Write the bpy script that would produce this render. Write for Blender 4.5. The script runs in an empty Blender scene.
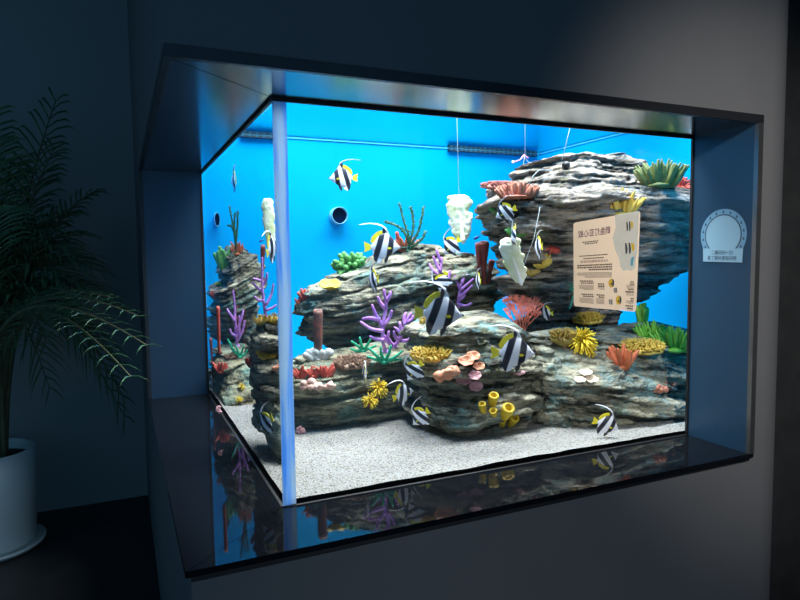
import bpy, math, random
import numpy as np
from mathutils import Vector, Matrix, noise
from mathutils.bvhtree import BVHTree

random.seed(7)
S = bpy.context.scene
COL = S.collection
PI = math.pi

# ------------------------------------------------------------------ camera
W, L, A, B = 1.634, 1.6464, 0.2405, 0.2172      # opening width, left depth, tank corner
CAM = Vector((-0.1056, -1.2748, 0.6237))
YAW, PITCH, ROLL, FPX = 0.4233, -0.0727, -0.0123, 620.02
fw = Vector((math.sin(YAW)*math.cos(PITCH), math.cos(YAW)*math.cos(PITCH), math.sin(PITCH)))
r0 = fw.cross(Vector((0, 0, 1))).normalized()
u0 = r0.cross(fw)
rt = math.cos(ROLL)*r0 + math.sin(ROLL)*u0
up = -math.sin(ROLL)*r0 + math.cos(ROLL)*u0
cd = bpy.data.cameras.new('camera'); co = bpy.data.objects.new('camera', cd); COL.objects.link(co)
cd.sensor_width = 36; cd.lens = FPX/800*36; cd.clip_start = 0.02; cd.clip_end = 50
co.matrix_world = Matrix(((rt.x, up.x, -fw.x, CAM.x), (rt.y, up.y, -fw.y, CAM.y), (rt.z, up.z, -fw.z, CAM.z), (0, 0, 0, 1)))
S.camera = co

def ray(px, py):
    return fw + rt*((px-400)/FPX) - up*((py-300)/FPX)
def at(px, py, y=None, x=None, z=None):
    d = ray(px, py)
    t = (y-CAM.y)/d.y if y is not None else (x-CAM.x)/d.x if x is not None else (z-CAM.z)/d.z
    return CAM + d*t
def depth(p):
    return (p-CAM).dot(fw)

# ------------------------------------------------------------------ materials
def mat(name, col, rough=0.6, metal=0.0, spec=0.5, var=None, vscale=20, bump=0, bscale=60, sss=0, stretch=(1, 1, 1), coat=0):
    m = bpy.data.materials.new(name); m.use_nodes = True
    n = m.node_tree.nodes; l = m.node_tree.links
    b = n['Principled BSDF']
    b.inputs['Roughness'].default_value = rough
    b.inputs['Metallic'].default_value = metal
    b.inputs['Specular IOR Level'].default_value = spec
    b.inputs['Coat Weight'].default_value = coat
    b.inputs['Base Color'].default_value = (*col, 1)
    tc = n.new('ShaderNodeTexCoord'); mp = n.new('ShaderNodeMapping')
    mp.inputs['Scale'].default_value = stretch
    l.new(tc.outputs['Object'], mp.inputs['Vector'])
    if var:
        t = n.new('ShaderNodeTexNoise'); t.inputs['Scale'].default_value = vscale; t.inputs['Detail'].default_value = 5
        l.new(mp.outputs[0], t.inputs['Vector'])
        r = n.new('ShaderNodeValToRGB')
        r.color_ramp.elements[0].position = 0.35; r.color_ramp.elements[0].color = (*col, 1)
        r.color_ramp.elements[1].position = 0.65; r.color_ramp.elements[1].color = (*var, 1)
        l.new(t.outputs['Fac'], r.inputs['Fac']); l.new(r.outputs[0], b.inputs['Base Color'])
    if bump:
        t2 = n.new('ShaderNodeTexNoise'); t2.inputs['Scale'].default_value = bscale; t2.inputs['Detail'].default_value = 4
        l.new(mp.outputs[0], t2.inputs['Vector'])
        bp = n.new('ShaderNodeBump'); bp.inputs['Strength'].default_value = bump; bp.inputs['Distance'].default_value = 0.004
        l.new(t2.outputs['Fac'], bp.inputs['Height']); l.new(bp.outputs[0], b.inputs['Normal'])
    if sss:
        b.inputs['Subsurface Weight'].default_value = sss
        b.inputs['Subsurface Radius'].default_value = (.02, .02, .02)
    return m

def rock_material(name, lo, hi, teal, tilt):
    m = bpy.data.materials.new(name); m.use_nodes = True
    n = m.node_tree.nodes; l = m.node_tree.links; b = n['Principled BSDF']
    b.inputs['Roughness'].default_value = .85; b.inputs['Specular IOR Level'].default_value = .2
    tc = n.new('ShaderNodeTexCoord')
    mp = n.new('ShaderNodeMapping'); mp.inputs['Rotation'].default_value = (0, math.atan(tilt), 0); mp.inputs['Scale'].default_value = (5, 5, 38)
    l.new(tc.outputs['Object'], mp.inputs['Vector'])
    t = n.new('ShaderNodeTexNoise'); t.inputs['Scale'].default_value = 1.0; t.inputs['Detail'].default_value = 8; t.inputs['Roughness'].default_value = .7
    l.new(mp.outputs[0], t.inputs['Vector'])
    r = n.new('ShaderNodeValToRGB'); e = r.color_ramp.elements
    e[0].position = .40; e[0].color = (*lo, 1); e[1].position = .63; e[1].color = (*hi, 1)
    x = e.new(.50); x.color = tuple((lo[i]*.62+hi[i]*.38) for i in range(3)) + (1,)
    l.new(t.outputs['Fac'], r.inputs['Fac'])
    t2 = n.new('ShaderNodeTexNoise'); t2.inputs['Scale'].default_value = 9; t2.inputs['Detail'].default_value = 6; t2.inputs['Roughness'].default_value = .65
    l.new(tc.outputs['Object'], t2.inputs['Vector'])
    r2 = n.new('ShaderNodeValToRGB'); r2.color_ramp.elements[0].position = .5; r2.color_ramp.elements[1].position = .66
    r2.color_ramp.elements[1].color = (.75, .75, .75, 1)
    l.new(t2.outputs['Fac'], r2.inputs['Fac'])
    mx = n.new('ShaderNodeMix'); mx.data_type = 'RGBA'; mx.inputs['B'].default_value = (*teal, 1)
    l.new(r2.outputs[0], mx.inputs['Factor']); l.new(r.outputs[0], mx.inputs['A'])
    t3 = n.new('ShaderNodeTexNoise'); t3.inputs['Scale'].default_value = 14; t3.inputs['Detail'].default_value = 7
    mp3 = n.new('ShaderNodeMapping'); mp3.inputs['Location'].default_value = (3, 7, 1); l.new(tc.outputs['Object'], mp3.inputs['Vector']); l.new(mp3.outputs[0], t3.inputs['Vector'])
    r3 = n.new('ShaderNodeValToRGB'); r3.color_ramp.elements[0].position = .6; r3.color_ramp.elements[1].position = .7
    r3.color_ramp.elements[1].color = (.6, .6, .6, 1)
    l.new(t3.outputs['Fac'], r3.inputs['Fac'])
    mx2 = n.new('ShaderNodeMix'); mx2.data_type = 'RGBA'; mx2.inputs['B'].default_value = (.085, .095, .04, 1)
    l.new(r3.outputs[0], mx2.inputs['Factor']); l.new(mx.outputs['Result'], mx2.inputs['A'])
    l.new(mx2.outputs['Result'], b.inputs['Base Color'])
    t4 = n.new('ShaderNodeTexNoise'); t4.inputs['Scale'].default_value = 90; t4.inputs['Detail'].default_value = 6
    l.new(tc.outputs['Object'], t4.inputs['Vector'])
    ad = n.new('ShaderNodeMath'); ad.operation = 'ADD'; l.new(t4.outputs['Fac'], ad.inputs[0]); l.new(t.outputs['Fac'], ad.inputs[1])
    bp = n.new('ShaderNodeBump'); bp.inputs['Strength'].default_value = 1.0; bp.inputs['Distance'].default_value = .014
    l.new(ad.outputs[0], bp.inputs['Height']); l.new(bp.outputs[0], b.inputs['Normal'])
    return m

def glass_material():
    m = bpy.data.materials.new('aquarium_glass'); m.use_nodes = True
    n = m.node_tree.nodes; l = m.node_tree.links; n.clear()
    o = n.new('ShaderNodeOutputMaterial'); mx = n.new('ShaderNodeMixShader')
    t = n.new('ShaderNodeBsdfTransparent'); t.inputs[0].default_value = (.985, .995, 1, 1)
    g = n.new('ShaderNodeBsdfGlossy'); g.inputs['Roughness'].default_value = 0.0
    lw = n.new('ShaderNodeLayerWeight'); lw.inputs['Blend'].default_value = .5
    p = n.new('ShaderNodeMath'); p.operation = 'POWER'; p.inputs[1].default_value = 5
    ma = n.new('ShaderNodeMath'); ma.operation = 'MULTIPLY_ADD'; ma.inputs[1].default_value = .28; ma.inputs[2].default_value = .02
    l.new(lw.outputs['Facing'], p.inputs[0]); l.new(p.outputs[0], ma.inputs[0])
    l.new(ma.outputs[0], mx.inputs[0]); l.new(t.outputs[0], mx.inputs[1]); l.new(g.outputs[0], mx.inputs[2])
    l.new(mx.outputs[0], o.inputs[0])
    return m

def water_material():
    m = bpy.data.materials.new('water_surface'); m.use_nodes = True
    n = m.node_tree.nodes; l = m.node_tree.links; n.clear()
    o = n.new('ShaderNodeOutputMaterial'); mx = n.new('ShaderNodeMixShader')
    t = n.new('ShaderNodeBsdfTransparent'); g = n.new('ShaderNodeBsdfGlossy'); g.inputs['Roughness'].default_value = .02
    f = n.new('ShaderNodeFresnel'); f.inputs['IOR'].default_value = 1.33
    nt = n.new('ShaderNodeTexNoise'); nt.inputs['Scale'].default_value = 9
    tc = n.new('ShaderNodeTexCoord'); l.new(tc.outputs['Object'], nt.inputs['Vector'])
    bp = n.new('ShaderNodeBump'); bp.inputs['Strength'].default_value = .15; bp.inputs['Distance'].default_value = .01
    l.new(nt.outputs['Fac'], bp.inputs['Height']); l.new(bp.outputs[0], g.inputs['Normal'])
    l.new(f.outputs[0], mx.inputs[0]); l.new(t.outputs[0], mx.inputs[1]); l.new(g.outputs[0], mx.inputs[2])
    l.new(mx.outputs[0], o.inputs[0])
    return m

def film_material(name, col, alpha):
    m = bpy.data.materials.new(name); m.use_nodes = True
    n = m.node_tree.nodes; l = m.node_tree.links; n.clear()
    o = n.new('ShaderNodeOutputMaterial'); mx = n.new('ShaderNodeMixShader')
    t = n.new('ShaderNodeBsdfTransparent'); d = n.new('ShaderNodeBsdfDiffuse')
    tr = n.new('ShaderNodeBsdfTranslucent'); tr.inputs[0].default_value = (*[min(1, c*c*1.2) for c in col], 1)
    d.inputs[0].default_value = (*col, 1)
    a = n.new('ShaderNodeMixShader'); a.inputs[0].default_value = .3
    l.new(d.outputs[0], a.inputs[1]); l.new(tr.outputs[0], a.inputs[2])
    mx.inputs[0].default_value = alpha
    l.new(t.outputs[0], mx.inputs[1]); l.new(a.outputs[0], mx.inputs[2]); l.new(mx.outputs[0], o.inputs[0])
    return m

def fish_material():
    # white fish with two slanted black bands, laid out in the fish's own coordinates
    m = bpy.data.materials.new('banded_fish_skin'); m.use_nodes = True
    n = m.node_tree.nodes; l = m.node_tree.links; b = n['Principled BSDF']
    b.inputs['Roughness'].default_value = .4
    tc = n.new('ShaderNodeTexCoord'); sp = n.new('ShaderNodeSeparateXYZ'); l.new(tc.outputs['Object'], sp.inputs[0])
    def lin(k, c):
        mu = n.new('ShaderNodeMath'); mu.operation = 'MULTIPLY_ADD'; mu.inputs[1].default_value = k
        l.new(sp.outputs['Z'], mu.inputs[0]); l.new(sp.outputs['X'], mu.inputs[2])
        ad = n.new('ShaderNodeMath'); ad.operation = 'ADD'; ad.inputs[1].default_value = c; l.new(mu.outputs[0], ad.inputs[0])
        return ad
    def band(src, lo, hi, lob=0):
        r = n.new('ShaderNodeValToRGB'); r.color_ramp.interpolation = 'LINEAR'
        e = r.color_ramp.elements
        e[0].position = lo-.012; e[0].color = (0, 0, 0, 1); e[1].position = hi+.012; e[1].color = (0, 0, 0, 1)
        a = e.new(lo+.012); a.color = (1, 1, 1, 1); c = e.new(hi-.012); c.color = (1, 1, 1, 1)
        l.new(src.outputs[0], r.inputs['Fac']); return r
    b1 = band(lin(-.16, .5), .60, .77)
    b2 = band(lin(-.30, .5), .245, .42)
    mxm = n.new('ShaderNodeMath'); mxm.operation = 'MAXIMUM'
    l.new(b1.outputs[0], mxm.inputs[0]); l.new(b2.outputs[0], mxm.inputs[1])
    # dark mark over the brow
    b3 = band(lin(.9, 0), .47, .55)
    mz = n.new('ShaderNodeMath'); mz.operation = 'GREATER_THAN'; mz.inputs[1].default_value = .40; l.new(sp.outputs['X'], mz.inputs[0])
    m3 = n.new('ShaderNodeMath'); m3.operation = 'MULTIPLY'; l.new(b3.outputs[0], m3.inputs[0]); l.new(mz.outputs[0], m3.inputs[1])
    m4 = n.new('ShaderNodeMath'); m4.operation = 'MAXIMUM'; l.new(mxm.outputs[0], m4.inputs[0]); l.new(m3.outputs[0], m4.inputs[1])
    mx = n.new('ShaderNodeMix'); mx.data_type = 'RGBA'
    mx.inputs['A'].default_value = (.80, .80, .86, 1); mx.inputs['B'].default_value = (.012, .012, .022, 1)
    l.new(m4.outputs[0], mx.inputs['Factor']); l.new(mx.outputs['Result'], b.inputs['Base Color'])
    return m

def sand_material():
    m = bpy.data.materials.new('coral_sand'); m.use_nodes = True
    n = m.node_tree.nodes; l = m.node_tree.links; b = n['Principled BSDF']
    b.inputs['Roughness'].default_value = .9; b.inputs['Specular IOR Level'].default_value = .1
    tc = n.new('ShaderNodeTexCoord')
    v = n.new('ShaderNodeTexVoronoi'); v.inputs['Scale'].default_value = 230
    l.new(tc.outputs['Object'], v.inputs['Vector'])
    r = n.new('ShaderNodeValToRGB'); e = r.color_ramp.elements
    e[0].position = .05; e[0].color = (.13, .125, .11, 1); e[1].position = .4; e[1].color = (.315, .315, .30, 1)
    sp = n.new('ShaderNodeSeparateColor'); l.new(v.outputs['Color'], sp.inputs[0])
    l.new(sp.outputs[0], r.inputs['Fac']); l.new(r.outputs[0], b.inputs['Base Color'])
    bp = n.new('ShaderNodeBump'); bp.inputs['Strength'].default_value = .8; bp.inputs['Distance'].default_value = .004
    l.new(v.outputs['Distance'], bp.inputs['Height']); l.new(bp.outputs[0], b.inputs['Normal'])
    return m

M = {}
M['wall'] = mat('wall_paint', (.115, .115, .12), .55, bump=.05, bscale=150, var=(.125, .125, .13), vscale=3)
M['backwall'] = mat('back_wall_paint', (.28, .31, .31), .7, bump=.08, bscale=150)
M['floor'] = mat('dark_floor', (.02, .02, .022), .5, var=(.03, .03, .032), vscale=6)
M['ceil'] = mat('ceiling_paint', (.05, .05, .055), .8)
M['soffit'] = mat('brushed_metal_panel', (.23, .265, .285), .17, 1.0, var=(.215, .25, .27), vscale=3, stretch=(1, 1, 1))
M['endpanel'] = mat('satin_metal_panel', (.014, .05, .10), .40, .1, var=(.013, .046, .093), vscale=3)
M['edge'] = mat('dark_metal_edge', (.035, .038, .045), .35, .6, var=(.03, .033, .04), vscale=10)
M['steel'] = mat('steel_edge', (.26, .26, .26), .35, .9, var=(.22, .22, .22), vscale=10)
M['shelf'] = mat('polished_black_stone', (.004, .005, .007), .035, spec=.28, var=(.006, .007, .01), vscale=200)
M['gasket'] = mat('black_sealant', (.006, .006, .008), .5)
M['backdrop'] = mat('cyan_backdrop_paint', (.0, .335, .70), .9, spec=.02, var=(.0, .355, .74), vscale=2.5, bump=.12, bscale=14)
M['hood'] = mat('hood_white', (.6, .62, .65), .7)
M['glass'] = glass_material()
M['water'] = water_material()
def seam_material():
    m = bpy.data.materials.new('acrylic_joint'); m.use_nodes = True
    n = m.node_tree.nodes; l = m.node_tree.links; n.clear()
    o = n.new('ShaderNodeOutputMaterial'); mx = n.new('ShaderNodeMixShader'); t = n.new('ShaderNodeBsdfTransparent'); d = n.new('ShaderNodeBsdfTranslucent')
    tc = n.new('ShaderNodeTexCoord'); mp = n.new('ShaderNodeMapping'); mp.inputs['Scale'].default_value = (40, 40, 2.2); l.new(tc.outputs['Object'], mp.inputs[0])
    tx = n.new('ShaderNodeTexNoise'); tx.inputs['Scale'].default_value = 2.0; tx.inputs['Detail'].default_value = 5; l.new(mp.outputs[0], tx.inputs['Vector'])
    r = n.new('ShaderNodeValToRGB'); e = r.color_ramp.elements; e[0].position = .36; e[0].color = (.16, .42, .88, 1); e[1].position = .54; e[1].color = (.52, .64, .76, 1)
    l.new(tx.outputs['Fac'], r.inputs[0]); l.new(r.outputs[0], d.inputs[0]); t.inputs[0].default_value = (.6, .8, 1, 1)
    mx.inputs[0].default_value = .82; l.new(t.outputs[0], mx.inputs[1]); l.new(d.outputs[0], mx.inputs[2]); l.new(mx.outputs[0], o.inputs[0]); return m
M['seam'] = seam_material()
M['sand'] = sand_material()
M['fish'] = fish_material()
M['fin_yellow'] = mat('fin_yellow', (.80, .66, .015), .45, var=(.9, .75, .03), vscale=8)
M['fin_white'] = mat('fin_white', (.74, .76, .84), .45)
M['fin_black'] = mat('fin_black', (.014, .014, .022), .45)
M['eye'] = mat('fish_eye', (.01, .01, .012), .1)
M['damsel'] = mat('damsel_blue', (.01, .02, .16), .4, var=(.01, .03, .25), vscale=30)
M['rockA'] = rock_material('layered_rock_dark', (.012, .014, .014), (.38, .36, .26), (.13, .27, .25), -.18)
M['rockB'] = rock_material('layered_rock_green', (.018, .02, .016), (.40, .38, .25), (.14, .27, .23), -.08)
M['rockC'] = rock_material('layered_rock_grey', (.018, .019, .018), (.48, .45, .33), (.17, .33, .32), .06)
M['rockD'] = rock_material('layered_rock_tan', (.018, .017, .015), (.44, .375, .31), (.16, .17, .165), .02)
M['rockE'] = rock_material('layered_rock_slanted', (.015, .016, .014), (.48, .45, .33), (.16, .30, .31), .30)
def cm(name, c1, c2, rough=.6, vs=40, bump=.4, bs=120):
    M[name] = mat(name, c1, rough, var=c2, vscale=vs, bump=bump, bscale=bs)
cm('purple', (.42, .16, .60), (.60, .30, .74))
cm('green_stag', (.01, .34, .19), (.03, .48, .27))
cm('green_dark', (.012, .09, .045), (.02, .13, .06))
cm('green_leaf', (.05, .22, .05), (.10, .34, .08))
cm('green_bright', (.10, .36, .03), (.22, .50, .05))
cm('green_olive', (.07, .10, .02), (.16, .19, .045))
cm('red', (.38, .045, .03), (.52, .09, .06))
cm('red_fan', (.80, .15, .09), (.88, .26, .17))
cm('red_orange', (.42, .09, .035), (.55, .16, .06))
cm('red_dark', (.10, .015, .015), (.17, .03, .025))
cm('maroon', (.23, .07, .06), (.32, .12, .09))
cm('orange_brown', (.34, .11, .065), (.44, .17, .10))
cm('brown', (.22, .13, .085), (.32, .2, .13))
cm('yellow', (.72, .50, .02), (.82, .64, .04))
cm('gold', (.44, .30, .035), (.56, .40, .07))
cm('gold_dark', (.34, .23, .05), (.44, .31, .07))
cm('mustard', (.55, .36, .015), (.66, .48, .03))
cm('pink', (.60, .27, .30), (.70, .40, .42))
cm('pink_pale', (.52, .30, .25), (.62, .42, .34))
cm('peach', (.60, .22, .12), (.70, .34, .2))
cm('cream', (.58, .46, .34), (.68, .58, .46))
cm('column', (.08, .06, .055), (.34, .10, .07), vs=25)
cm('stone_white', (.38, .42, .40), (.55, .56, .52))
cm('cabbage', (.60, .70, .36), (.88, .90, .74), vs=14, bump=.5, bs=25)
cm('cabbage_white', (.86, .86, .78), (.90, .90, .84), vs=14, bump=.3, bs=25)
M['line'] = mat('fishing_line', (.55, .66, .70), .3)
M['dark_line'] = mat('dark_cord', (.06, .14, .2), .5)
M['hook_pink'] = mat('hook_pink', (.55, .24, .55), .4)
M['ball'] = mat('pale_ball', (.80, .72, .62), .4)
M['pipe'] = mat('white_pvc', (.10, .40, .60), .5)
M['pipe_in'] = mat('dark_blue_bore', (.001, .010, .04), .9, spec=.02)
M['grate'] = mat('dark_grate', (.006, .03, .055), .5)
M['grate_slit'] = mat('grate_bars', (.02, .11, .18), .5)
M['pot'] = mat('white_ceramic', (.60, .72, .74), .35, var=(.56, .68, .70), vscale=3)
M['soil'] = mat('potting_soil', (.02, .016, .012), .95, var=(.035, .028, .02), vscale=60, bump=.6)
M['palm'] = mat('palm_leaf', (.07, .17, .085), .34, var=(.11, .24, .11), vscale=10)
M['stem'] = mat('palm_stem', (.12, .14, .06), .5, var=(.10, .09, .05), vscale=12)
M['sign_film'] = film_material('reflected_sign_film', (.86, .74, .61), .74)  # film colours stand for a lit sign mirrored in the glass
M['sign_film_blue'] = film_material('reflected_blue_print', (.50, .62, .66), .5)
M['ink'] = mat('brown_ink', (.10, .07, .05), .8)
M['ink_light'] = mat('grey_ink', (.27, .21, .16), .8)
M['ink_purple'] = mat('purple_ink', (.16, .05, .10), .8)
M['ink_yellow'] = mat('yellow_ink', (.62, .40, .03), .8)
M['ink_dark'] = mat('dark_ink', (.05, .06, .06), .8)
M['ink_white'] = mat('white_ink', (.62, .57, .5), .8)
M['ink_blue'] = mat('blue_ink', (.10, .32, .42), .8)
M['stk_rim'] = mat('sticker_blue', (.13, .28, .42), .4)
M['stk_pale'] = mat('sticker_pale', (.22, .38, .50), .4)
M['stk_line'] = mat('sticker_navy', (.03, .06, .10), .5)

# ------------------------------------------------------------------ mesh helpers
class MB:
    def __init__(s): s.v = []; s.f = []
    def add(s, vs, fs):
        o = len(s.v); s.v += [tuple(v) for v in vs]; s.f += [tuple(i+o for i in f) for f in fs]
    def box(s, a, b):
        (x0, y0, z0), (x1, y1, z1) = a, b
        s.add([(x0, y0, z0), (x1, y0, z0), (x1, y1, z0), (x0, y1, z0), (x0, y0, z1), (x1, y0, z1), (x1, y1, z1), (x0, y1, z1)],
              [(0, 3, 2, 1), (4, 5, 6, 7), (0, 1, 5, 4), (1, 2, 6, 5), (2, 3, 7, 6), (3, 0, 4, 7)])
    def quad(s, a, b, c, d): s.add([a, b, c, d], [(0, 1, 2, 3)])
    def tube(s, pts, rad, n=8, flat=1.0):
        pts = [Vector(p) for p in pts]
        if not hasattr(rad, '__len__'): rad = [rad]*len(pts)
        # rounded tip: two more rings
        d = (pts[-1]-pts[-2]).normalized()
        r = rad[-1]
        pts = pts + [pts[-1]+d*r*.6, pts[-1]+d*r*.95]; rad = list(rad) + [r*.75, r*.25]
        vs = []; ref = None
        for i, p in enumerate(pts):
            t = (pts[min(i+1, len(pts)-1)]-pts[max(i-1, 0)])
            t = t.normalized() if t.length > 1e-9 else Vector((0, 0, 1))
            if ref is None:
                ref = t.orthogonal().normalized()
            a = (ref - t*ref.dot(t))
            a = a.normalized() if a.length > 1e-6 else t.orthogonal().normalized()
            ref = a; b = t.cross(a)
            for k in range(n):
                an = 2*PI*k/n
                vs.append(p + a*math.cos(an)*rad[i] + b*math.sin(an)*rad[i]*flat)
        fs = []
        for i in range(len(pts)-1):
            for k in range(n):
                fs.append((i*n+k, i*n+(k+1) % n, (i+1)*n+(k+1) % n, (i+1)*n+k))
        fs.append(tuple(range(n-1, -1, -1))); m = (len(pts)-1)*n
        fs.append(tuple(range(m, m+n)))
        s.add(vs, fs)
    def blob(s, c, r, nu=12, nv=8, disp=0, fr=20, rot=None):
        c = Vector(c); r = r if hasattr(r, '__len__') else (r, r, r)
        vs = []
        for j in range(nv+1):
            th = PI*j/nv
            for i in range(nu):
                ph = 2*PI*i/nu
                d = Vector((math.sin(th)*math.cos(ph), math.sin(th)*math.sin(ph), math.cos(th)))
                p = Vector((d.x*r[0], d.y*r[1], d.z*r[2]))
                if disp: p *= 1+disp*noise.noise((p+c)*fr)
                if rot: p = rot @ p
                vs.append(c+p)
        fs = []
        for j in range(nv):
            for i in range(nu):
                a, b = j*nu+i, j*nu+(i+1) % nu
                fs.append((a, a+nu, b+nu, b))
        s.add(vs, fs)
    def lathe(s, prof, c=(0, 0, 0), n=40):
        c = Vector(c); vs = []
        for (r, z) in prof:
            for k in range(n):
                an = 2*PI*k/n; vs.append(c+Vector((r*math.cos(an), r*math.sin(an), z)))
        fs = []
        for j in range(len(prof)-1):
            for k in range(n):
                fs.append((j*n+k, j*n+(k+1) % n, (j+1)*n+(k+1) % n, (j+1)*n+k))
        s.add(vs, fs)
    def build(s, name, m, parent=None, smooth=True, base=None):
        me = bpy.data.meshes.new(name)
        off = Vector(base) if base is not None else Vector((0, 0, 0))
        me.from_pydata([Vector(v)-off for v in s.v], [], s.f); me.validate()
        me.materials.append(M[m])
        if smooth: me.polygons.foreach_set('use_smooth', [True]*len(me.polygons))
        me.update()
        o = bpy.data.objects.new(name, me); COL.objects.link(o); o.location = off
        if parent: o.parent = parent
        return o

def struct(o, label=None, cat=None):
    o['kind'] = 'structure'
    if label: o['label'] = label
    if cat: o['category'] = cat
    return o
def tag(o, label, cat, group=None, kind=None):
    o['label'] = label; o['category'] = cat
    if group: o['group'] = group
    if kind: o['kind'] = kind
    return o
def empty(name, loc, label, cat, group=None):
    o = bpy.data.objects.new(name, None); COL.objects.link(o); o.location = loc; o.empty_display_size = .05
    return tag(o, label, cat, group)

# ------------------------------------------------------------------ room shell
ZF = -0.9
def sbox(name, m, boxes, label=None, cat=None, smooth=False):
    b = MB()
    for a, c in boxes: b.box(a, c)
    return struct(b.build(name, m, smooth=smooth), label, cat)

T = .03
sbox('wall_front', 'wall', [((0, 0, ZF), (W+.02, T, -.03)), ((0, 0, 1.02), (W+.02, T, 2.6)), ((W+.02, 0, ZF), (1.71, T, 2.6))], 'dark grey wall around the aquarium opening', 'wall')
sbox('wall_left', 'wall', [((0, T, ZF), (T, L+.02, -.03)), ((0, T, 1.02), (T, L+.02, 2.6)), ((0, L+.02, ZF), (T, 2.95, 2.6))], 'narrow dark side wall to the left of the aquarium corner', 'wall')
b = MB(); n_ = 40; RC = .188; pr = [(1.71+RC*math.sin(PI/2*i/n_), RC*(1-math.cos(PI/2*i/n_))) for i in range(n_+1)] + [(1.71+RC-.03, RC), (1.71, T)]
k_ = len(pr); b.add([(x, y, ZF) for x, y in pr]+[(x, y, 2.6) for x, y in pr], [(i, (i+1) % k_, k_+(i+1) % k_, k_+i) for i in range(k_)])
struct(b.build('wall_right', 'wall', smooth=False), 'rounded end of the dark grey wall at the right edge', 'wall')
sbox('wall_back', 'backwall', [((-3.6, 2.95, ZF), (.03, 3.0, 2.6))], 'dim blue-grey wall behind the potted palm', 'wall')
M['shade_paint'] = mat('painted_wall_shade', (.022, .023, .024), .9, spec=.05, var=(.028, .029, .03), vscale=12)  # near-black paint stands in for shade on the recessed wall
sbox('wall_far', 'shade_paint', [((1.71+RC-.029, RC, ZF), (4.2, RC+.02, 2.6))], 'wall beyond the rounded end at the right edge, painted nearly black as shade', 'wall')
sbox('wall_light_block', 'ceil', [((2.35, -3.2, ZF), (2.4, RC-.001, 2.6))])  # added out of view to block ambient light from the right
sbox('floor', 'floor', [((-3.6, -3.2, ZF-.05), (4.2, 3.0, ZF))], 'dark floor below the potted palm', 'floor')
sbox('ceiling', 'ceil', [((-3.6, -3.2, 2.6), (4.2, 3.0, 2.65))])

# niche lining
b = MB(); b.add([(0, 0, 1), (A, B, 1), (W, B, 1), (W, 0, 1), (0, 0, 1.018), (A, B, 1.018), (W, B, 1.018), (W, 0, 1.018)],
                [(0, 1, 2, 3), (7, 6, 5, 4), (0, 3, 7, 4), (1, 0, 4, 5), (2, 1, 5, 6), (3, 2, 6, 7)])
b.v = [(x+(.0022 if i % 4 < 2 else 0), y-(.0 if i % 4 else 0), z) for i, (x, y, z) in enumerate(b.v)]
struct(b.build('trim_1', 'soffit', smooth=False), 'brushed metal soffit panel over the front shelf', 'panel')
b = MB(); b.add([(0, 0, 1), (0, L, 1), (A, L, 1), (A, B, 1), (0, 0, 1.018), (0, L, 1.018), (A, L, 1.018), (A, B, 1.018)],
                [(0, 1, 2, 3), (7, 6, 5, 4), (0, 4, 5, 1), (1, 5, 6, 2), (2, 6, 7, 3), (3, 7, 4, 0)])
b.v = [(x, y+(.0022 if i % 4 in (0, 3) else 0), z) for i, (x, y, z) in enumerate(b.v)]
struct(b.build('trim_2', 'soffit', smooth=False), 'brushed metal soffit panel over the left shelf', 'panel')
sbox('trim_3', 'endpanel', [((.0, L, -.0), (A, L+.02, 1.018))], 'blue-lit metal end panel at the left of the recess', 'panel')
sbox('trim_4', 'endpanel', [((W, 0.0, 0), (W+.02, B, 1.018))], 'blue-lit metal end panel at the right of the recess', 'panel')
# shelf
b = MB(); b.add([(-.012, -.012, 0), (W+.02, -.012, 0), (W+.02, B, 0), (A, B, 0), (-.012, -.012, -.014), (W+.02, -.012, -.014), (W+.02, B, -.014), (A, B, -.014)],
                [(0, 1, 2, 3), (7, 6, 5, 4), (0, 4, 5, 1), (1, 5, 6, 2), (2, 6, 7, 3), (3, 7, 4, 0)])
b.v = [(x+(.0025 if i % 4 in (0, 3) else 0), y, z) for i, (x, y, z) in enumerate(b.v)]
struct(b.build('trim_5', 'shelf', smooth=False), 'polished black shelf in front of the front pane', 'shelf')
b = MB(); b.add([(-.012, -.012, 0), (A, B, 0), (A, L+.01, 0), (-.012, L+.01, 0), (-.012, -.012, -.014), (A, B, -.014), (A, L+.01, -.014), (-.012, L+.01, -.014)],
                [(0, 1, 2, 3), (7, 6, 5, 4), (0, 4, 5, 1), (1, 5, 6, 2), (2, 6, 7, 3), (3, 7, 4, 0)])
struct(b.build('trim_6', 'shelf', smooth=False), 'polished black shelf in front of the left pane', 'shelf')
sbox('trim_7', 'gasket', [((0, .003, -.03), (W+.02, B, -.0145)), ((.003, B, -.03), (A, L, -.0145))])
# frame edges
sbox('trim_8', 'edge', [((-.014, -.014, 1.0), (W+.02, .0, 1.024)), ((-.014, 0, 1.0), (.0, L+.012, 1.024))], 'dark metal edge along the top of the recess', 'trim')
sbox('trim_9', 'steel', [((W, -.014, -.0), (W+.02, .0, 1.0))], 'steel edge up the right side of the recess', 'trim')
sbox('trim_10', 'edge', [((-.014, L, 0), (.0, L+.012, 1.0))], 'dark metal edge up the far left side of the recess', 'trim')
# sealant lines
sbox('trim_11', 'gasket', [((A-.003, B-.004, .992), (W, B+.004, 1.0)), ((A-.004, B, .992), (A+.004, L, 1.0)), ((W-.006, B-.004, 0), (W, B+.004, .992)),
                           ((A-.004, B-.004, .0), (W, B+.004, .0015)), ((A-.004, B, .0), (A+.004, L, .0015)), ((A-.004, L-.006, .0), (A+.004, L, 1.0))])
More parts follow.
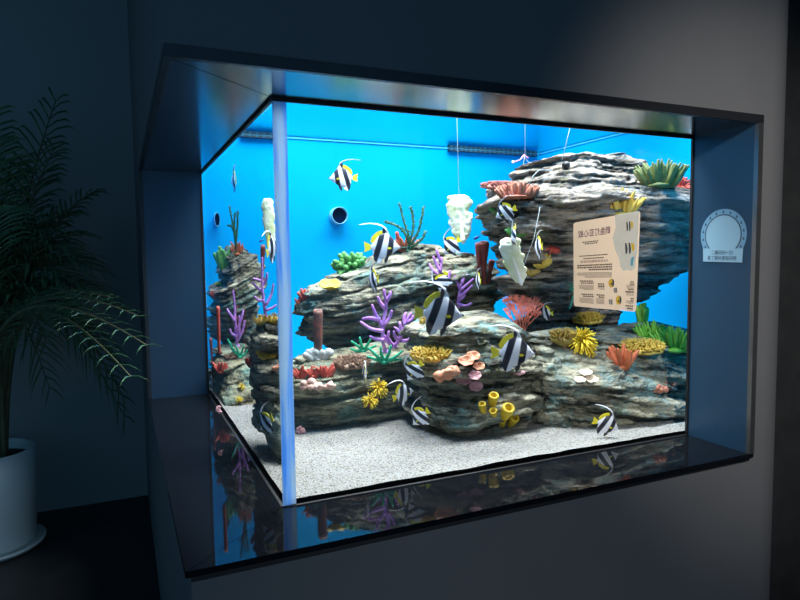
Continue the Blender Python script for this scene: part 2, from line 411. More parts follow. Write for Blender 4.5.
# glass
G = .012
sbox('window_1', 'glass', [((A+.034, B, .003), (W, B+G, .995))], 'wide clear front pane of the aquarium', 'glass pane')
sbox('window_2', 'glass', [((A, B+.0045, .003), (A+G, L, .995))], 'narrow clear side pane at the left of the aquarium', 'glass pane')
b = MB(); b.box((A, B+.001, .003), (A+.034, B+.004, .995))
struct(b.build('trim_12', 'seam', smooth=False), 'pale blue glued corner joint between the two panes', 'glass joint')

# tank interior shell
YB, XR, ZT, ZW = 2.2, 2.49, 1.95, 1.287
X0 = .05
def panel(name, m, boxes, *a): return sbox(name, m, boxes, *a)
panel('wall_tank_back', 'backdrop', [((X0, YB, -.03), (XR, YB+.02, ZT))], 'bright cyan back panel inside the aquarium', 'wall')
panel('wall_tank_right', 'backdrop', [((XR, B+.03, -.03), (XR+.02, YB+.02, ZT))], 'bright cyan right panel inside the aquarium', 'wall')
panel('wall_tank_left', 'backdrop', [((X0-.015, L+.021, -.03), (X0, YB+.02, ZT)), ((X0, L+.021, -.03), (A+.0, L+.035, ZT)), ((A-.0, B+.035, 1.02), (A+.015, L+.035, ZT))])
panel('wall_tank_front', 'backdrop', [((A, B, 1.02), (W, B+.03, ZT)), ((W+.002, B+.006, -.03), (XR+.02, B+.009, ZT))])
panel('ceiling_tank', 'hood', [((X0, B, ZT), (XR+.02, YB+.02, ZT+.02))])
panel('floor_tank', 'gasket', [((A, B, -.03), (XR, YB, -.012)), ((X0, L+.035, -.03), (A, YB, -.012))])
b = MB(); b.quad((A+.015, B+.03, ZW), (XR, B+.03, ZW), (XR, YB, ZW), (A+.015, YB, ZW))
wt = b.build('water', 'water', smooth=False); tag(wt, 'still water surface across the top of the aquarium', 'water', kind='structure')
# paler strip where water meets the right and back panels
b = MB(); b.box((X0+.01, YB-.004, ZW-.004), (XR-.001, YB-.0005, ZW+.003)); b.box((XR-.004, B+.04, ZW-.004), (XR-.0005, YB-.004, ZW+.003))
M['wl'] = mat('waterline_strip', (.05, .52, .88), .9, spec=.02)
struct(b.build('trim_13', 'wl', smooth=False))

# sand
def zs(x, y):
    return .013 + .006*noise.noise(Vector((x*3, y*3, 5))) + .003*noise.noise(Vector((x*11, y*11, 2)))
nx, ny = 190, 170
vs = []; fs = []
for j in range(ny+1):
    for i in range(nx+1):
        x = X0+.01+(XR-.01-X0-.01)*i/nx; y = B+.0125+(YB-.003-B-.0125)*j/ny
        if y < L+.04: x = max(x, A+.0125)
        vs.append((x, y, zs(x, y)))
for j in range(ny):
    for i in range(nx):
        a = j*(nx+1)+i; fs.append((a, a+1, a+nx+2, a+nx+1))
b = MB(); b.add(vs, fs)
sand = b.build('sand', 'sand'); tag(sand, 'white coral sand covering the aquarium bottom', 'sand', kind='stuff')

# ------------------------------------------------------------------ rocks
BV = []
def rock(name, label, m, rows, yc, tilt, seed, amp=.03, exp=3.0, cat='rock', fine=1.0):
    rows = sorted(rows, key=lambda r: r[0])
    P = []
    for (py, xl, xr, yf, yb) in rows:
        yy = yc if not isinstance(yc, tuple) else yf+.12
        pl = at(xl, py, y=yy); pr = at(xr, py, y=yy)
        z = at((xl+xr)/2, py, y=yf+.05).z
        P.append((z, pl.x, pr.x, yf, yb))
    P = np.array(P[::-1])
    keep = [0]
    for i in range(1, len(P)):
        if P[i, 0] > P[keep[-1], 0]+.004: keep.append(i)
    P = P[keep]
    z0, z1 = P[0, 0], P[-1, 0]
    nz = int((z1-z0)/.0055)+8
    per = 2*(P[:, 2]-P[:, 1]).max()+2*(P[:, 4]-P[:, 3]).max()
    na = max(80, int(per/.0085))
    zz = np.linspace(z0, z1, nz)
    xl, xr, yf, yb = [np.interp(zz, P[:, 0], P[:, k]) for k in (1, 2, 3, 4)]
    levels = [(zz[k], xl[k], xr[k], yf[k], yb[k], 1.0) for k in range(nz)]
    top = levels[-1]; bot = levels[0]
    levels = [(bot[0]-.004*q, *bot[1:5], s) for q, s in ((3, .02), (3, .35), (2, .7), (1, .9))] + levels + \
             [(top[0]+.004*q, *top[1:5], s) for q, s in ((1, .95), (2, .85), (3, .65), (3, .35), (3, .02))]
    vs = []; xc0 = (xl.mean()+xr.mean())/2
    sv = Vector((seed*3.1, seed*1.7, seed*.9))
    for (z, a, c, f, k, s) in levels:
        cx, cy, hx, hy = (a+c)/2, (f+k)/2, (c-a)/2, (k-f)/2
        for i in range(na):
            t = 2*PI*i/na; ct, st = math.cos(t), math.sin(t)
            rr = (abs(ct)**exp+abs(st)**exp)**(-1/exp)
            x, y = cx+hx*rr*ct*s, cy+hy*rr*st*s
            p = Vector((x, y, z))
            zt = z + tilt*(x-xc0) + .02*noise.noise(Vector((x*4, y*4, z*2))+sv)
            f1 = noise.noise(p*6+sv); f2 = noise.noise(p*19+sv); f3 = noise.noise(p*48+sv); f4 = abs(noise.noise(p*30-sv))
            d = 0
            for fq, am, ck in ((15, .85, .020), (43, .50, .011)):
                q = zt*fq + .55*noise.noise(Vector((x*5, y*5, zt*3+fq))+sv); li = math.floor(q); t_ = q-li
                lo_ = noise.noise(Vector((x*2.2, y*2.2, li*5.37+fq))+sv)*2.6; hi_ = noise.noise(Vector((x*2.2, y*2.2, (li+1)*5.37+fq))+sv)*2.6
                lo_ = max(-1, min(1, lo_)); hi_ = max(-1, min(1, hi_))
                m_ = max(0, min(1, (t_-.80)/.2)); m_ = m_*m_*(3-2*m_)
                d += amp*am*(lo_*(1-m_)+hi_*m_) - ck*max(0, 1-abs(t_-.88)/.13)
            d += .024*f1 + fine*(.014*f2+.010*f3-.016*f4)
            if d > amp*1.0: d = amp*1.0
            nx_, ny_ = ct/max(hx, .02), st/max(hy, .02); q = math.hypot(nx_, ny_); nx_, ny_ = nx_/q, ny_/q
            g = min(1, s*1.0)
            lim = min(hx, hy)*.45
            d = max(-lim, min(lim, d))
            vs.append((x+nx_*d*g, max(y+ny_*d*g, B+.03), z + (.008*f2+.012*f1)*(1 if s < 1 else .6)))
    nl = len(levels); fs = []
    for j in range(nl-1):
        for i in range(na):
            fs.append((j*na+i, j*na+(i+1) % na, (j+1)*na+(i+1) % na, (j+1)*na+i))
    fs.append(tuple(range(na-1, -1, -1))); fs.append(tuple(range((nl-1)*na, nl*na)))
    b = MB(); 
    vs = [(max(x, A+.022 if y < L+.06 else X0+.02), y, max(z, .0)) for x, y, z in vs]
    b.add(vs, fs)
    o = b.build(name, m)
    tag(o, label, cat)
    BV.append((o, BVHTree.FromPolygons([Vector(v) for v in vs], fs)))
    return o

#               py   xl   xr   yf   yb
rock('layered_rock', 'dark layered rock ledge at the back left, topped by green coral and striped fish', 'rockA', [
    (248, 400, 452, 1.22, 1.45), (254, 384, 478, 1.14, 1.5), (264, 362, 486, 1.08, 1.5), (276, 338, 493, 1.06, 1.52), (288, 316, 499, 1.05, 1.52),
    (302, 303, 499, 1.05, 1.52), (315, 300, 496, 1.06, 1.5), (328, 303, 492, 1.10, 1.5), (338, 318, 482, 1.16, 1.5), (346, 345, 475, 1.22, 1.5),
    (360, 355, 470, 1.28, 1.5), (400, 355, 470, 1.28, 1.5)], 1.2, -.16, 1, amp=.034)
rock('layered_rock', 'low greenish layered rock along the sand at the front left', 'rockB', [
    (352, 320, 420, .88, 1.08), (358, 305, 428, .82, 1.1), (366, 290, 432, .80, 1.12), (376, 286, 436, .79, 1.12), (395, 286, 440, .78, 1.12),
    (410, 286, 440, .775, 1.12), (427, 286, 436, .78, 1.1), (440, 292, 430, .82, 1.1)], .92, -.05, 2, amp=.032)
rock('layered_rock', 'middle rock stack on the sand with yellow tube sponges and big striped fish', 'rockC', [
    (318, 452, 500, .62, .84), (324, 428, 508, .58, .84), (332, 423, 514, .55, .85), (344, 420, 530, .54, .86), (356, 420, 537, .52, .86),
    (368, 420, 538, .50, .86), (382, 418, 540, .49, .86), (400, 420, 538, .475, .86), (415, 422, 536, .465, .84), (428, 430, 530, .455, .82), (440, 442, 522, .46, .8), (446, 450, 515, .46, .8)],
    .62, .05, 3, amp=.036)
rock('overhanging_rock', 'large pale overhanging rock at the upper right behind the reflected sign', 'rockD', [
    (155, 582, 642, .72, 1.1), (160, 566, 650, .68, 1.12), (170, 548, 656, .62, 1.14), (182, 530, 668, .56, 1.16), (192, 512, 700, .50, 1.16), (206, 506, 712, .47, 1.16),
    (222, 510, 714, .48, 1.14), (236, 514, 714, .52, 1.12), (250, 518, 712, .58, 1.1), (264, 524, 708, .64, 1.06), (278, 530, 700, .70, 1.04), (291, 540, 684, .76, 1.02),
    (302, 550, 664, .82, 1.02), (314, 556, 645, .86, 1.02), (330, 556, 645, .88, 1.02), (350, 556, 650, .88, 1.02)], .72, .02, 4, amp=.042)
rock('slanted_rock', 'wide slanted rock at the lower right below the reflected sign', 'rockE', [
    (328, 570, 690, .60, .76), (338, 556, 720, .54, .78), (350, 550, 735, .47, .80), (362, 546, 740, .42, .82), (375, 543, 745, .385, .84), (390, 541, 748, .36, .84),
    (405, 540, 752, .345, .84), (420, 542, 756, .335, .82), (432, 546, 756, .335, .8), (440, 552, 756, .35, .8)], .50, .22, 5, amp=.036)
rock('boulder', 'small rough stone wedged left of the slanted rock', 'rockE', [
    (352, 548, 556, .50, .6), (358, 544, 560, .48, .62), (372, 541, 562, .46, .62), (388, 541, 563, .45, .62), (400, 541, 562, .45, .62), (420, 541, 562, .45, .6)], .5, .1, 6, amp=.012, exp=2.2)
rock('layered_rock', 'tall tilted rock, a refracted copy in the narrow side pane at far left', 'rockA', [  # this and the next two rocks stand for refracted second images
    (248, 228, 246, 1.80, 1.98), (254, 225, 256, 1.76, 2.0), (264, 222, 260, 1.71, 2.02), (278, 219, 262, 1.68, 2.04), (292, 215, 261, 1.66, 2.04), (310, 213, 259, 1.66, 2.04), (325, 213, 257, 1.68, 2.04),
    (338, 218, 256, 1.74, 2.02), (346, 226, 256, 1.80, 2.0), (380, 228, 256, 1.80, 2.0)], 1.78, -.6, 7, amp=.028)
rock('layered_rock', 'low rock ledge, a refracted copy in the side pane under the tilted rock', 'rockB', [
    (346, 226, 256, 1.62, 1.78), (354, 218, 258, 1.52, 1.8), (366, 212, 259, 1.44, 1.8), (380, 210, 260, 1.38, 1.8), (395, 210, 260, 1.32, 1.78), (412, 211, 258, 1.30, 1.75), (424, 214, 256, 1.30, 1.7)],
    1.5, -.1, 8, amp=.026)
rock('rock_column', 'upright rock column, a refracted copy, inside the corner joint with yellow corals on top', 'rockC', [
    (322, 256, 281, .66, .8), (330, 254, 284, .62, .8), (345, 254, 284, .61, .79), (356, 255, 284, .62, .79), (368, 253, 285, .58, .78), (385, 252, 285, .56, .77), (410, 253, 285, .52, .76), (440, 256, 285, .48, .74), (462, 262, 285, .46, .70), (476, 268, 285, .45, .66)],
    .66, .35, 9, amp=.018, exp=2.4)
SB = BVHTree.FromPolygons([Vector(v) for v in vs], fs)

def hit(px, py, rocks=True):
    d = ray(px, py).normalized(); best = None
    for o, t in BV + [(sand, SB)]:
        h = t.ray_cast(CAM, d)
        if h[0] is not None and (best is None or h[3] < best[1]): best = (h[0], h[3], h[1])
    return best
def base_at(px, py, y=None):
    h = hit(px, py)
    if h is None or (y is not None):
        p = at(px, py, y=y if y else 1.0); return p, Vector((0, 0, 1))
    n = h[2]
    if n.dot(ray(px, py)) > 0: n = -n
    return h[0], n
def view_axes(p):
    v = Vector((p.x-CAM.x, p.y-CAM.y, 0)).normalized()
    return Vector((v.y, -v.x, 0)), v           # right, away

def px_m(p): return depth(p)/FPX

# ------------------------------------------------------------------ corals
def pt(base, bpx, q, dz=0.0):
    """a point q=(px,py) in the upright plane through base, dz metres towards the viewer"""
    r, v = view_axes(base); k = px_m(base)
    return base + r*((q[0]-bpx[0])*k) + Vector((0, 0, 1))*(-(q[1]-bpx[1])*k) - v*dz

def branch_coral(name, label, m, bpx, polys, rpx, cat='coral', taper=.6, lean=0.015, y=None, nub=0):
    base, nrm = base_at(*bpx, y=y); k = px_m(base); b = MB(); rnd = random.Random(len(label)*7+int(bpx[0]))
    r, v = view_axes(base)
    def dof(q):
        return lean + .03*noise.noise(Vector((q[0]*.05, q[1]*.05, bpx[0])))
    for pl in polys:
        w = 1.0
        if isinstance(pl, tuple): pl, w = pl
        pts = [pt(base, bpx, q, dof(q)*min(1, math.hypot(q[0]-bpx[0], q[1]-bpx[1])/14)) for q in pl]
        # resample smoothly
        out = []
        for i in range(len(pts)-1):
            for s in range(3):
                t = s/3; out.append(pts[i].lerp(pts[i+1], t))
        out.append(pts[-1])
        sm = [out[0]]+[(out[i-1]+out[i]*2+out[i+1])/4 for i in range(1, len(out)-1)]+[out[-1]]
        n = len(sm); rad = [rpx*w*k*(1-(1-taper)*i/(n-1)) for i in range(n)]
        b.tube(sm, rad, 8)
        if nub:
            for i in range(1, n):
                for q in range(nub):
                    d = Vector((rnd.uniform(-1, 1), rnd.uniform(-1, 1), rnd.uniform(-.2, 1))).normalized()
                    p0 = sm[i]+(sm[i-1]-sm[i])*rnd.random()
                    b.tube([p0, p0+d*rad[i]*2.0], [rad[i]*.55, rad[i]*.35], 5)
    # holdfast
    b.blob(base, (rpx*2.2*k, rpx*2.2*k, rpx*1.3*k), 10, 6)
    return tag(b.build(name, m, base=base), label, cat)

def table_coral(name, label, m, bpx, wpx, hpx, tilt=.25, cat='coral', dens=1.0, fwd=.0):
    """knobbly plate on a short stalk; bpx is the plate's middle in the photo"""
    p, nrm = base_at(*bpx); r, v = view_axes(p); k = px_m(p)
    p = p - v*(wpx*k*.22+fwd); k = px_m(p)
    R = wpx*k/2; T = hpx*k; root = empty(name, p - Vector((0, 0, T*.9)), label, cat)
    z = (Vector((0, 0, 1)) - v*tilt).normalized(); y = z.cross(r).normalized()
    b = MB(); rnd = random.Random(int(bpx[0]*13+bpx[1]))
    n = 28; rings = [(0, .25), (.5, .28), (.85, .2), (1.0, .05), (.96, -.12), (.7, -.25), (.3, -.45), (0.12, -.6)]
    vs = []
    for (q, h) in rings:
        for i in range(n):
            t = 2*PI*i/n; w = 1+.10*noise.noise(Vector((math.cos(t)*1.5, math.sin(t)*1.5, bpx[0])))+.05*math.sin(t*9)
            vs.append(p + r*(q*R*w*math.cos(t)) + y*(q*R*w*.72*math.sin(t)) + z*(h*T))
    fs = [(j*n+i, j*n+(i+1) % n, (j+1)*n+(i+1) % n, (j+1)*n+i) for j in range(len(rings)-1) for i in range(n)]
    b.add(vs, fs)
    for i in range(int(230*dens)):
        q = math.sqrt(rnd.random())*.98; t = rnd.random()*2*PI
        c = p + r*(q*R*math.cos(t)) + y*(q*R*.72*math.sin(t)) + z*(T*(.27-.2*q**3))
        d = (z + r*(q*.8*math.cos(t)) + y*(q*.8*math.sin(t)) + Vector((rnd.uniform(-.3, .3), rnd.uniform(-.3, .3), 0))).normalized()
        h = T*rnd.uniform(.22, .4); w = R*rnd.uniform(.035, .055)
        b.tube([c, c+d*h], [w, w*.75], 6)
    o = b.build('plate', m); o.parent = root; o.matrix_parent_inverse = Matrix.Translation(-root.location)
    s = MB(); s.tube([p + v*R*.5 - Vector((0, 0, T*1.1)), p - Vector((0, 0, T*.1))], [R*.35, R*.22], 10)
    o2 = s.build('stalk', 'brown' if m != 'brown' else 'column'); o2.parent = root; o2.matrix_parent_inverse = Matrix.Translation(-root.location)
    return root

def finger_coral(name, label, m, bpx, wpx, hpx, n, rpx, cat='coral', spread=.8, bend=.2, flat=1.0, ball=False, taper=.6):
    base, nrm = base_at(*bpx); k = px_m(base); r, v = view_axes(base); b = MB(); rnd = random.Random(int(bpx[0]*7+bpx[1]*3))
    for i in range(n):
        t = (i+.5)/n*2-1
        t += rnd.uniform(-.5/n, .5/n)
        if ball:
            th = rnd.uniform(0, 2*PI); ph = rnd.uniform(-.3, 1)
            d = (r*math.cos(th)*math.sqrt(1-max(0, ph)**2) - v*(.2+.8*rnd.random()) *abs(math.sin(th)) + Vector((0, 0, 1))*(ph if ball is True else math.sin(th))).normalized()
            h = hpx*k*rnd.uniform(.4, .55); p0 = base
        else:
            d = (Vector((0, 0, 1)) + r*t*spread + v*rnd.uniform(-.5, .2)).normalized(); h = hpx*k*rnd.uniform(.72, 1.05)*(1-.25*abs(t))
            p0 = base + r*t*wpx*k*.30 - v*rnd.uniform(-.3, .3)*wpx*k*.3
        w = rpx*k*rnd.uniform(.85, 1.15)
        q = r*rnd.uniform(-1, 1)*bend*h
        b.tube([p0-d*w, p0+d*h*.35, p0+d*h*.7+q*.4, p0+d*h+q], [w*.9, w, w*.9, w*taper], 8, flat)
    b.blob(base, (wpx*k*.3, wpx*k*.22, hpx*k*.12), 12, 6, .3, 40)
    return tag(b.build(name, m, base=base), label, cat)

def lump_coral(name, label, m, bpx, wpx, hpx, n=9, cat='coral'):
    base, nrm = base_at(*bpx); k = px_m(base); r, v = view_axes(base); b = MB(); rnd = random.Random(int(bpx[0]*5+bpx[1]))
    base = base - v*wpx*k*.25
    b.blob(base+Vector((0, 0, hpx*k*.2)), (wpx*k*.32, wpx*k*.25, hpx*k*.4), 14, 9, .3, 30)
    for i in range(n):
        t = rnd.uniform(-1, 1); h = rnd.uniform(.1, .75)*hpx*k*(1-.4*abs(t)); q = rnd.uniform(.15, .24)*wpx*k
        b.blob(base + r*t*wpx*k*.38 - v*rnd.uniform(-.1, .25)*wpx*k + Vector((0, 0, h)), (q, q, q*.9), 12, 8, .35, 60)
    return tag(b.build(name, m, base=base), label, cat)

def cup_coral(name, label, m, bpx, wpx, tiltv=.8, cat='coral', inner=None, hf=.35):
    """one ruffled saucer facing the viewer and up"""
    base, nrm = base_at(*bpx); k = px_m(base); r, v = view_axes(base)
    z = (Vector((0, 0, 1)) - v*tiltv).normalized(); y = z.cross(r).normalized(); R = wpx*k/2
    prof = [(.15, -.55), (.45, -.3), (.85, .05), (1.0, .28), (.97, .36), (.8, .22), (.5, .08), (.2, 0), (0.01, -.02)]
    n = 26; vs = []
    c = base + z*R*.30 - v*R*.55
    for (q, h) in prof:
        for i in range(n):
            t = 2*PI*i/n; w = 1+.13*noise.noise(Vector((math.cos(t)*2, math.sin(t)*2, bpx[0]+bpx[1])))
            hh = h*hf*2+.08*q*math.sin(t*5+bpx[0])
            vs.append(c + r*(q*R*w*math.cos(t)) + y*(q*R*w*.8*math.sin(t)) + z*(hh*R))
    fs = [(j*n+i, j*n+(i+1) % n, (j+1)*n+(i+1) % n, (j+1)*n+i) for j in range(len(prof)-1) for i in range(n)]
    b = MB(); b.add(vs, fs); b.tube([base - z*R*.3, c - z*R*.25], [R*.3, R*.22], 8)
    return tag(b.build(name, m, base=base), label, cat)

def tube_sponge(name, label, m, tubes, cat='sponge', inner='red_dark', group=None, kids=True):
    """tubes: (bx,by,tx,ty,rpx); each an open tube part"""
    b0, _ = base_at(tubes[0][0], tubes[0][1]); root = empty(name, b0, label, cat, group)
    for (bx, by, tx, ty, rp) in tubes:
        base, _ = base_at(bx, by); k = px_m(base); r, v = view_axes(base)
        tip = base + r*(tx-bx)*k + Vector((0, 0, 1))*(by-ty)*k - v*rp*k*1.6
        d = (tip-base).normalized(); ax = d.orthogonal().normalized(); ay = d.cross(ax); h = (tip-base).length
        prof = ([(.42, -.25), (.48, 0), (.62, .4), (1.0, .72)] if m == 'red_dark' else [(.8, -.25), (.9, 0), (1.0, .35), (1.12, .7)]) + [ (1.15, .92), (1.0, 1.0), (.72, .985), (.58, .85), (.5, .6), (.02, .55)]
        n = 16; vs = []
        for (q, t) in prof:
            for i in range(n):
                an = 2*PI*i/n; w = rp*k*q*(1+.06*noise.noise(Vector((math.cos(an)*2, math.sin(an)*2, t*4+bx))))
                vs.append(base + d*h*t + ax*math.cos(an)*w + ay*math.sin(an)*w)
        fs = [(j*n+i, j*n+(i+1) % n, (j+1)*n+(i+1) % n, (j+1)*n+i) for j in range(len(prof)-1) for i in range(n)]
        b = MB(); b.add(vs, fs)
        o = b.build('tube', m); o.parent = root; o.matrix_parent_inverse = Matrix.Translation(-root.location)
    return root

def anemone(name, label, bpx, wpx, m='yellow', stem=None, cat='anemone', n=70):
    base, _ = base_at(*bpx); k = px_m(base); r, v = view_axes(base); R = wpx*k/2
    root = empty(name, base, label, cat); c = base - v*R*.6 + Vector((0, 0, R*.25)); b = MB(); rnd = random.Random(int(sum(bpx)))
    b.blob(c, R*.3, 12, 8)
    for i in range(n):
        d = Vector((rnd.gauss(0, 1), rnd.gauss(0, 1), rnd.gauss(0, 1))).normalized()
        if d.dot(v) > .35: d = d - v*d.dot(v)*1.5; d.normalize()
        h = R*rnd.uniform(.8, 1.05); q = Vector((0, 0, -.12*h))
        b.tube([c+d*R*.2, c+d*h*.65, c+d*h+q], [R*.07, R*.065, R*.05], 6)
    o = b.build('tentacles', m); o.parent = root; o.matrix_parent_inverse = Matrix.Translation(-base)
    s = MB(); s.tube([base+v*R*.2-Vector((0, 0, R*.6)), c], [R*.22, R*.2], 8)
    o = s.build('stem', stem or 'red'); o.parent = root; o.matrix_parent_inverse = Matrix.Translation(-base); o['label'] = 'red stem'
    return root

# --- left rear rock
finger_coral('finger_coral', 'bushy green finger coral on the left end of the back rock', 'green_leaf', (351, 268), 30, 30, 46, 2.5, ball=True, taper=1.0)
cup_coral('cup_sponge', 'yellow-green cup sponge at the lower left of the back rock', 'mustard', (330, 288), 22, .5, 'sponge')
finger_coral('finger_coral', 'short red finger coral on the left tip of the back rock', 'red', (306, 299), 10, 12, 5, 1.8)
finger_coral('finger_coral', 'tiny red coral stub beside the corner joint at the back rock', 'red', (299, 303), 6, 7, 3, 1.4)
def kelp(label, bpx, polys, rpx=1.3):
    return branch_coral('sea_plant', label, 'green_dark', bpx, polys, rpx, cat='sea plant', taper=.8, nub=7)
kelp('dark green branching sea plant on top of the back rock', (409, 251),
     [[(409, 251), (410, 238), (404, 222), (400, 204)], [(409, 244), (405, 232), (396, 225), (385, 222), (390, 223)], [(410, 242), (414, 228), (413, 215), (411, 208)],
      [(411, 245), (419, 232), (422, 218), (424, 208)], [(411, 248), (422, 240), (426, 232)]])
finger_coral('star_coral', 'orange-red pointed coral beside the dark sea plant on the back rock', 'red_orange', (406, 250), 16, 18, 9, 1.8, spread=1.2, taper=.3)
tube_sponge('tube_sponge', 'thin dark red tube sponge left of the orange-red coral', 'red', [(400, 250, 397, 232, 1.6)])
tube_sponge('tube_sponge', 'dark red tube sponges standing at the right end of the back rock', 'red_dark', [(479, 276, 479, 243, 3.4), (484, 276, 484, 242, 4.6), (488, 284, 492, 260, 2.8)])

# --- purple sea whips
branch_coral('sea_whip', 'tall purple sea whip left of the cave under the back rock', 'purple', (386, 352),
    [[(386, 352), (383, 342), (383, 325), (386, 310), (387, 300), (385, 292), (385, 289)], [(387, 300), (391, 294), (391, 291)], [(386, 308), (380, 300), (379, 296)], [(384, 325), (377, 314), (373, 304)],
     [(383, 329), (372, 327), (362, 320)], [(384, 324), (390, 317), (392, 310)], [(381, 318), (370, 316), (364, 317)], [(384, 338), (376, 337), (371, 334)]], 2.1, lean=.05)
branch_coral('sea_whip', 'shorter purple sea whip beside the tall one before the dark cave', 'purple', (394, 347),
    [[(394, 347), (399, 340), (403, 330), (406, 320), (411, 312)], [(405, 324), (404, 316), (406, 312)], [(401, 334), (398, 328), (395, 326)], [(402, 333), (400, 322), (400, 321)], [(407, 321), (412, 318), (413, 315)],
     [(402, 340), (408, 339), (410, 337)], [(394, 347), (388, 337), (389, 330)], [(400, 340), (395, 335), (394, 330)], [(390, 343), (386, 338), (385, 334)]], 2.0, lean=.05)
branch_coral('sea_whip', 'purple sea whip behind the big striped fish, reaching over the back rock', 'purple', (440, 301),
    [[(440, 301), (440, 285), (441, 270), (442, 258)], [(441, 272), (436, 262), (434, 257)], [(441, 276), (433, 270), (430, 264)], [(440, 285), (430, 282), (420, 277)], [(441, 285), (449, 280), (450, 271)], [(440, 296), (433, 297), (428, 297)], [(441, 262), (438, 254), (437, 250)]], 1.9, lean=.04)
branch_coral('sea_whip', 'purple sea whip right of the big striped fish under the back rock', 'purple', (458, 306),
    [[(458, 306), (459, 295), (461, 285), (463, 275)], [(460, 290), (467, 284), (473, 279)], [(459, 296), (466, 291), (472, 285)], [(460, 288), (456, 280), (455, 276)], [(459, 300), (464, 296), (465, 290)], [(458, 303), (465, 306), (471, 303)], [(462, 283), (464, 277), (467, 275)]], 1.8, lean=.04)

# --- front left ledge
tube_sponge('sponge_column', 'dark reddish sponge column on a pale foot at the left ledge', 'column', [(318, 358, 319, 309, 4.2)])
finger_coral('stone_foot', 'pale stone foot below the reddish sponge column', 'stone_white', (318, 359), 22, 10, 7, 4, cat='stone', spread=1.2, taper=1.0)
branch_coral('staghorn_coral', 'small green staghorn coral left of the purple sea whips', 'green_stag', (363, 351),
    [[(363, 351), (358, 345), (352, 340)], [(363, 350), (361, 342), (360, 337)], [(363, 350), (368, 344), (371, 338)], [(363, 351), (356, 350), (351, 347)], [(364, 350), (370, 348), (376, 345)]], 1.7, lean=.02)
branch_coral('staghorn_coral', 'bright green staghorn coral in front of the purple sea whips', 'green_stag', (384, 362),
    [[(384, 362), (377, 355), (370, 347)], [(384, 361), (381, 352), (381, 346)], [(385, 361), (389, 353), (391, 345)], [(385, 362), (395, 356), (402, 350)], [(384, 362), (375, 358), (368, 355)], [(386, 361), (393, 359), (402, 358)]], 2.0, lean=.03)
table_coral('table_coral', 'brown table coral on the front left ledge', 'brown', (352, 362), 36, 11)
finger_coral('finger_coral', 'red finger coral at the far left of the front ledge', 'red', (300, 378), 12, 13, 6, 2.0)
finger_coral('finger_coral', 'red finger coral second from the corner joint on the front ledge', 'red', (314, 376), 13, 12, 7, 2.0)
finger_coral('finger_coral', 'red finger coral nearest the brown table coral', 'red', (327, 376), 15, 13, 7, 2.2)
lump_coral('lump_coral', 'pale pink lumpy coral below the red finger corals', 'pink_pale', (311, 386), 22, 9)
lump_coral('lump_coral', 'pale pink lump on the ledge under the brown table coral', 'pink_pale', (330, 388), 14, 8)
anemone('anemone', 'larger yellow anemone on the front left ledge', (378, 389), 22)
anemone('anemone', 'smaller yellow anemone with red stem below the larger one', (370, 401), 17)
lump_coral('lump_coral', 'small pink coral lump on the sand beside the corner joint', 'pink', (300, 433), 10, 9)

# --- middle stack
table_coral('table_coral', 'small golden knobbly coral at the upper left of the middle stack', 'gold', (426, 322), 13, 12, dens=.4)
table_coral('table_coral', 'golden table coral on the left side of the middle stack', 'gold', (430, 354), 40, 12)
lump_coral('brain_coral', 'orange-pink lobed coral under the golden table coral', 'peach', (447, 376), 24, 14)
cup_coral('mushroom_coral', 'upper orange mushroom coral on the middle stack', 'peach', (473, 357), 14, 1.0)
cup_coral('mushroom_coral', 'left orange mushroom coral with dark centre on the middle stack', 'peach', (466, 362), 16, 1.0)
cup_coral('mushroom_coral', 'right orange mushroom coral on the middle stack', 'peach', (479, 367), 12, 1.0)
cup_coral('mushroom_coral', 'left pink mushroom coral on the middle stack', 'pink', (464, 380), 16, 1.2)
cup_coral('mushroom_coral', 'upper right pink mushroom coral on the middle stack', 'pink', (475, 376), 13, 1.2)
cup_coral('mushroom_coral', 'lowest pink mushroom coral on the middle stack', 'pink', (476, 387), 14, 1.2)
for (lb, q) in (('yellow tube sponge standing tallest at the top of its cluster', (492, 404, 494, 393, 4.6)), ('big yellow tube sponge at the right of its cluster', (505, 415, 509, 405, 5.6)),
                ('small yellow tube sponge at the left of its cluster', (483, 411, 482, 402, 3.4)), ('yellow tube sponge lowest right of its cluster', (511, 423, 515, 415, 4.2)),
                ('little yellow tube sponge facing forward low in the cluster', (502, 424, 502, 418, 3.6)), ('small yellow tube sponge low in the middle of the cluster', (494, 414, 493, 409, 3.6))):
    tube_sponge('tube_sponge', lb, 'mustard', [q], group='yellow tube sponges on the middle stack')
lump_coral('lump_coral', 'small bright pink coral beneath the right big striped fish', 'pink', (519, 374), 12, 6, 5)
# red sea fan
def sea_fan():
    rnd = random.Random(3); polys = []
    def grow(p, a, l, w, d):
        q = (p[0]+math.sin(a)*l, p[1]-math.cos(a)*l); mid = ((p[0]+q[0])/2+rnd.uniform(-1, 1), (p[1]+q[1])/2)
        polys.append(([p, mid, q], w))
        if d > 0:
            for s in (-1, 0, 1):
                if s == 0 and rnd.random() < .35: continue
                grow(q, max(-.75, min(.75, a+s*rnd.uniform(.25, .5))), l*rnd.uniform(.66, .82), w*.84, d-1)
    for a in (-.5, -.25, 0, .25, .5): grow((523, 334), a, rnd.uniform(10, 13), 1.0, 4)
    return branch_coral('sea_fan', 'red lacy sea fan coral standing at the right of the middle stack', 'red_fan', (523, 337), polys, .95, y=.80)
sea_fan()

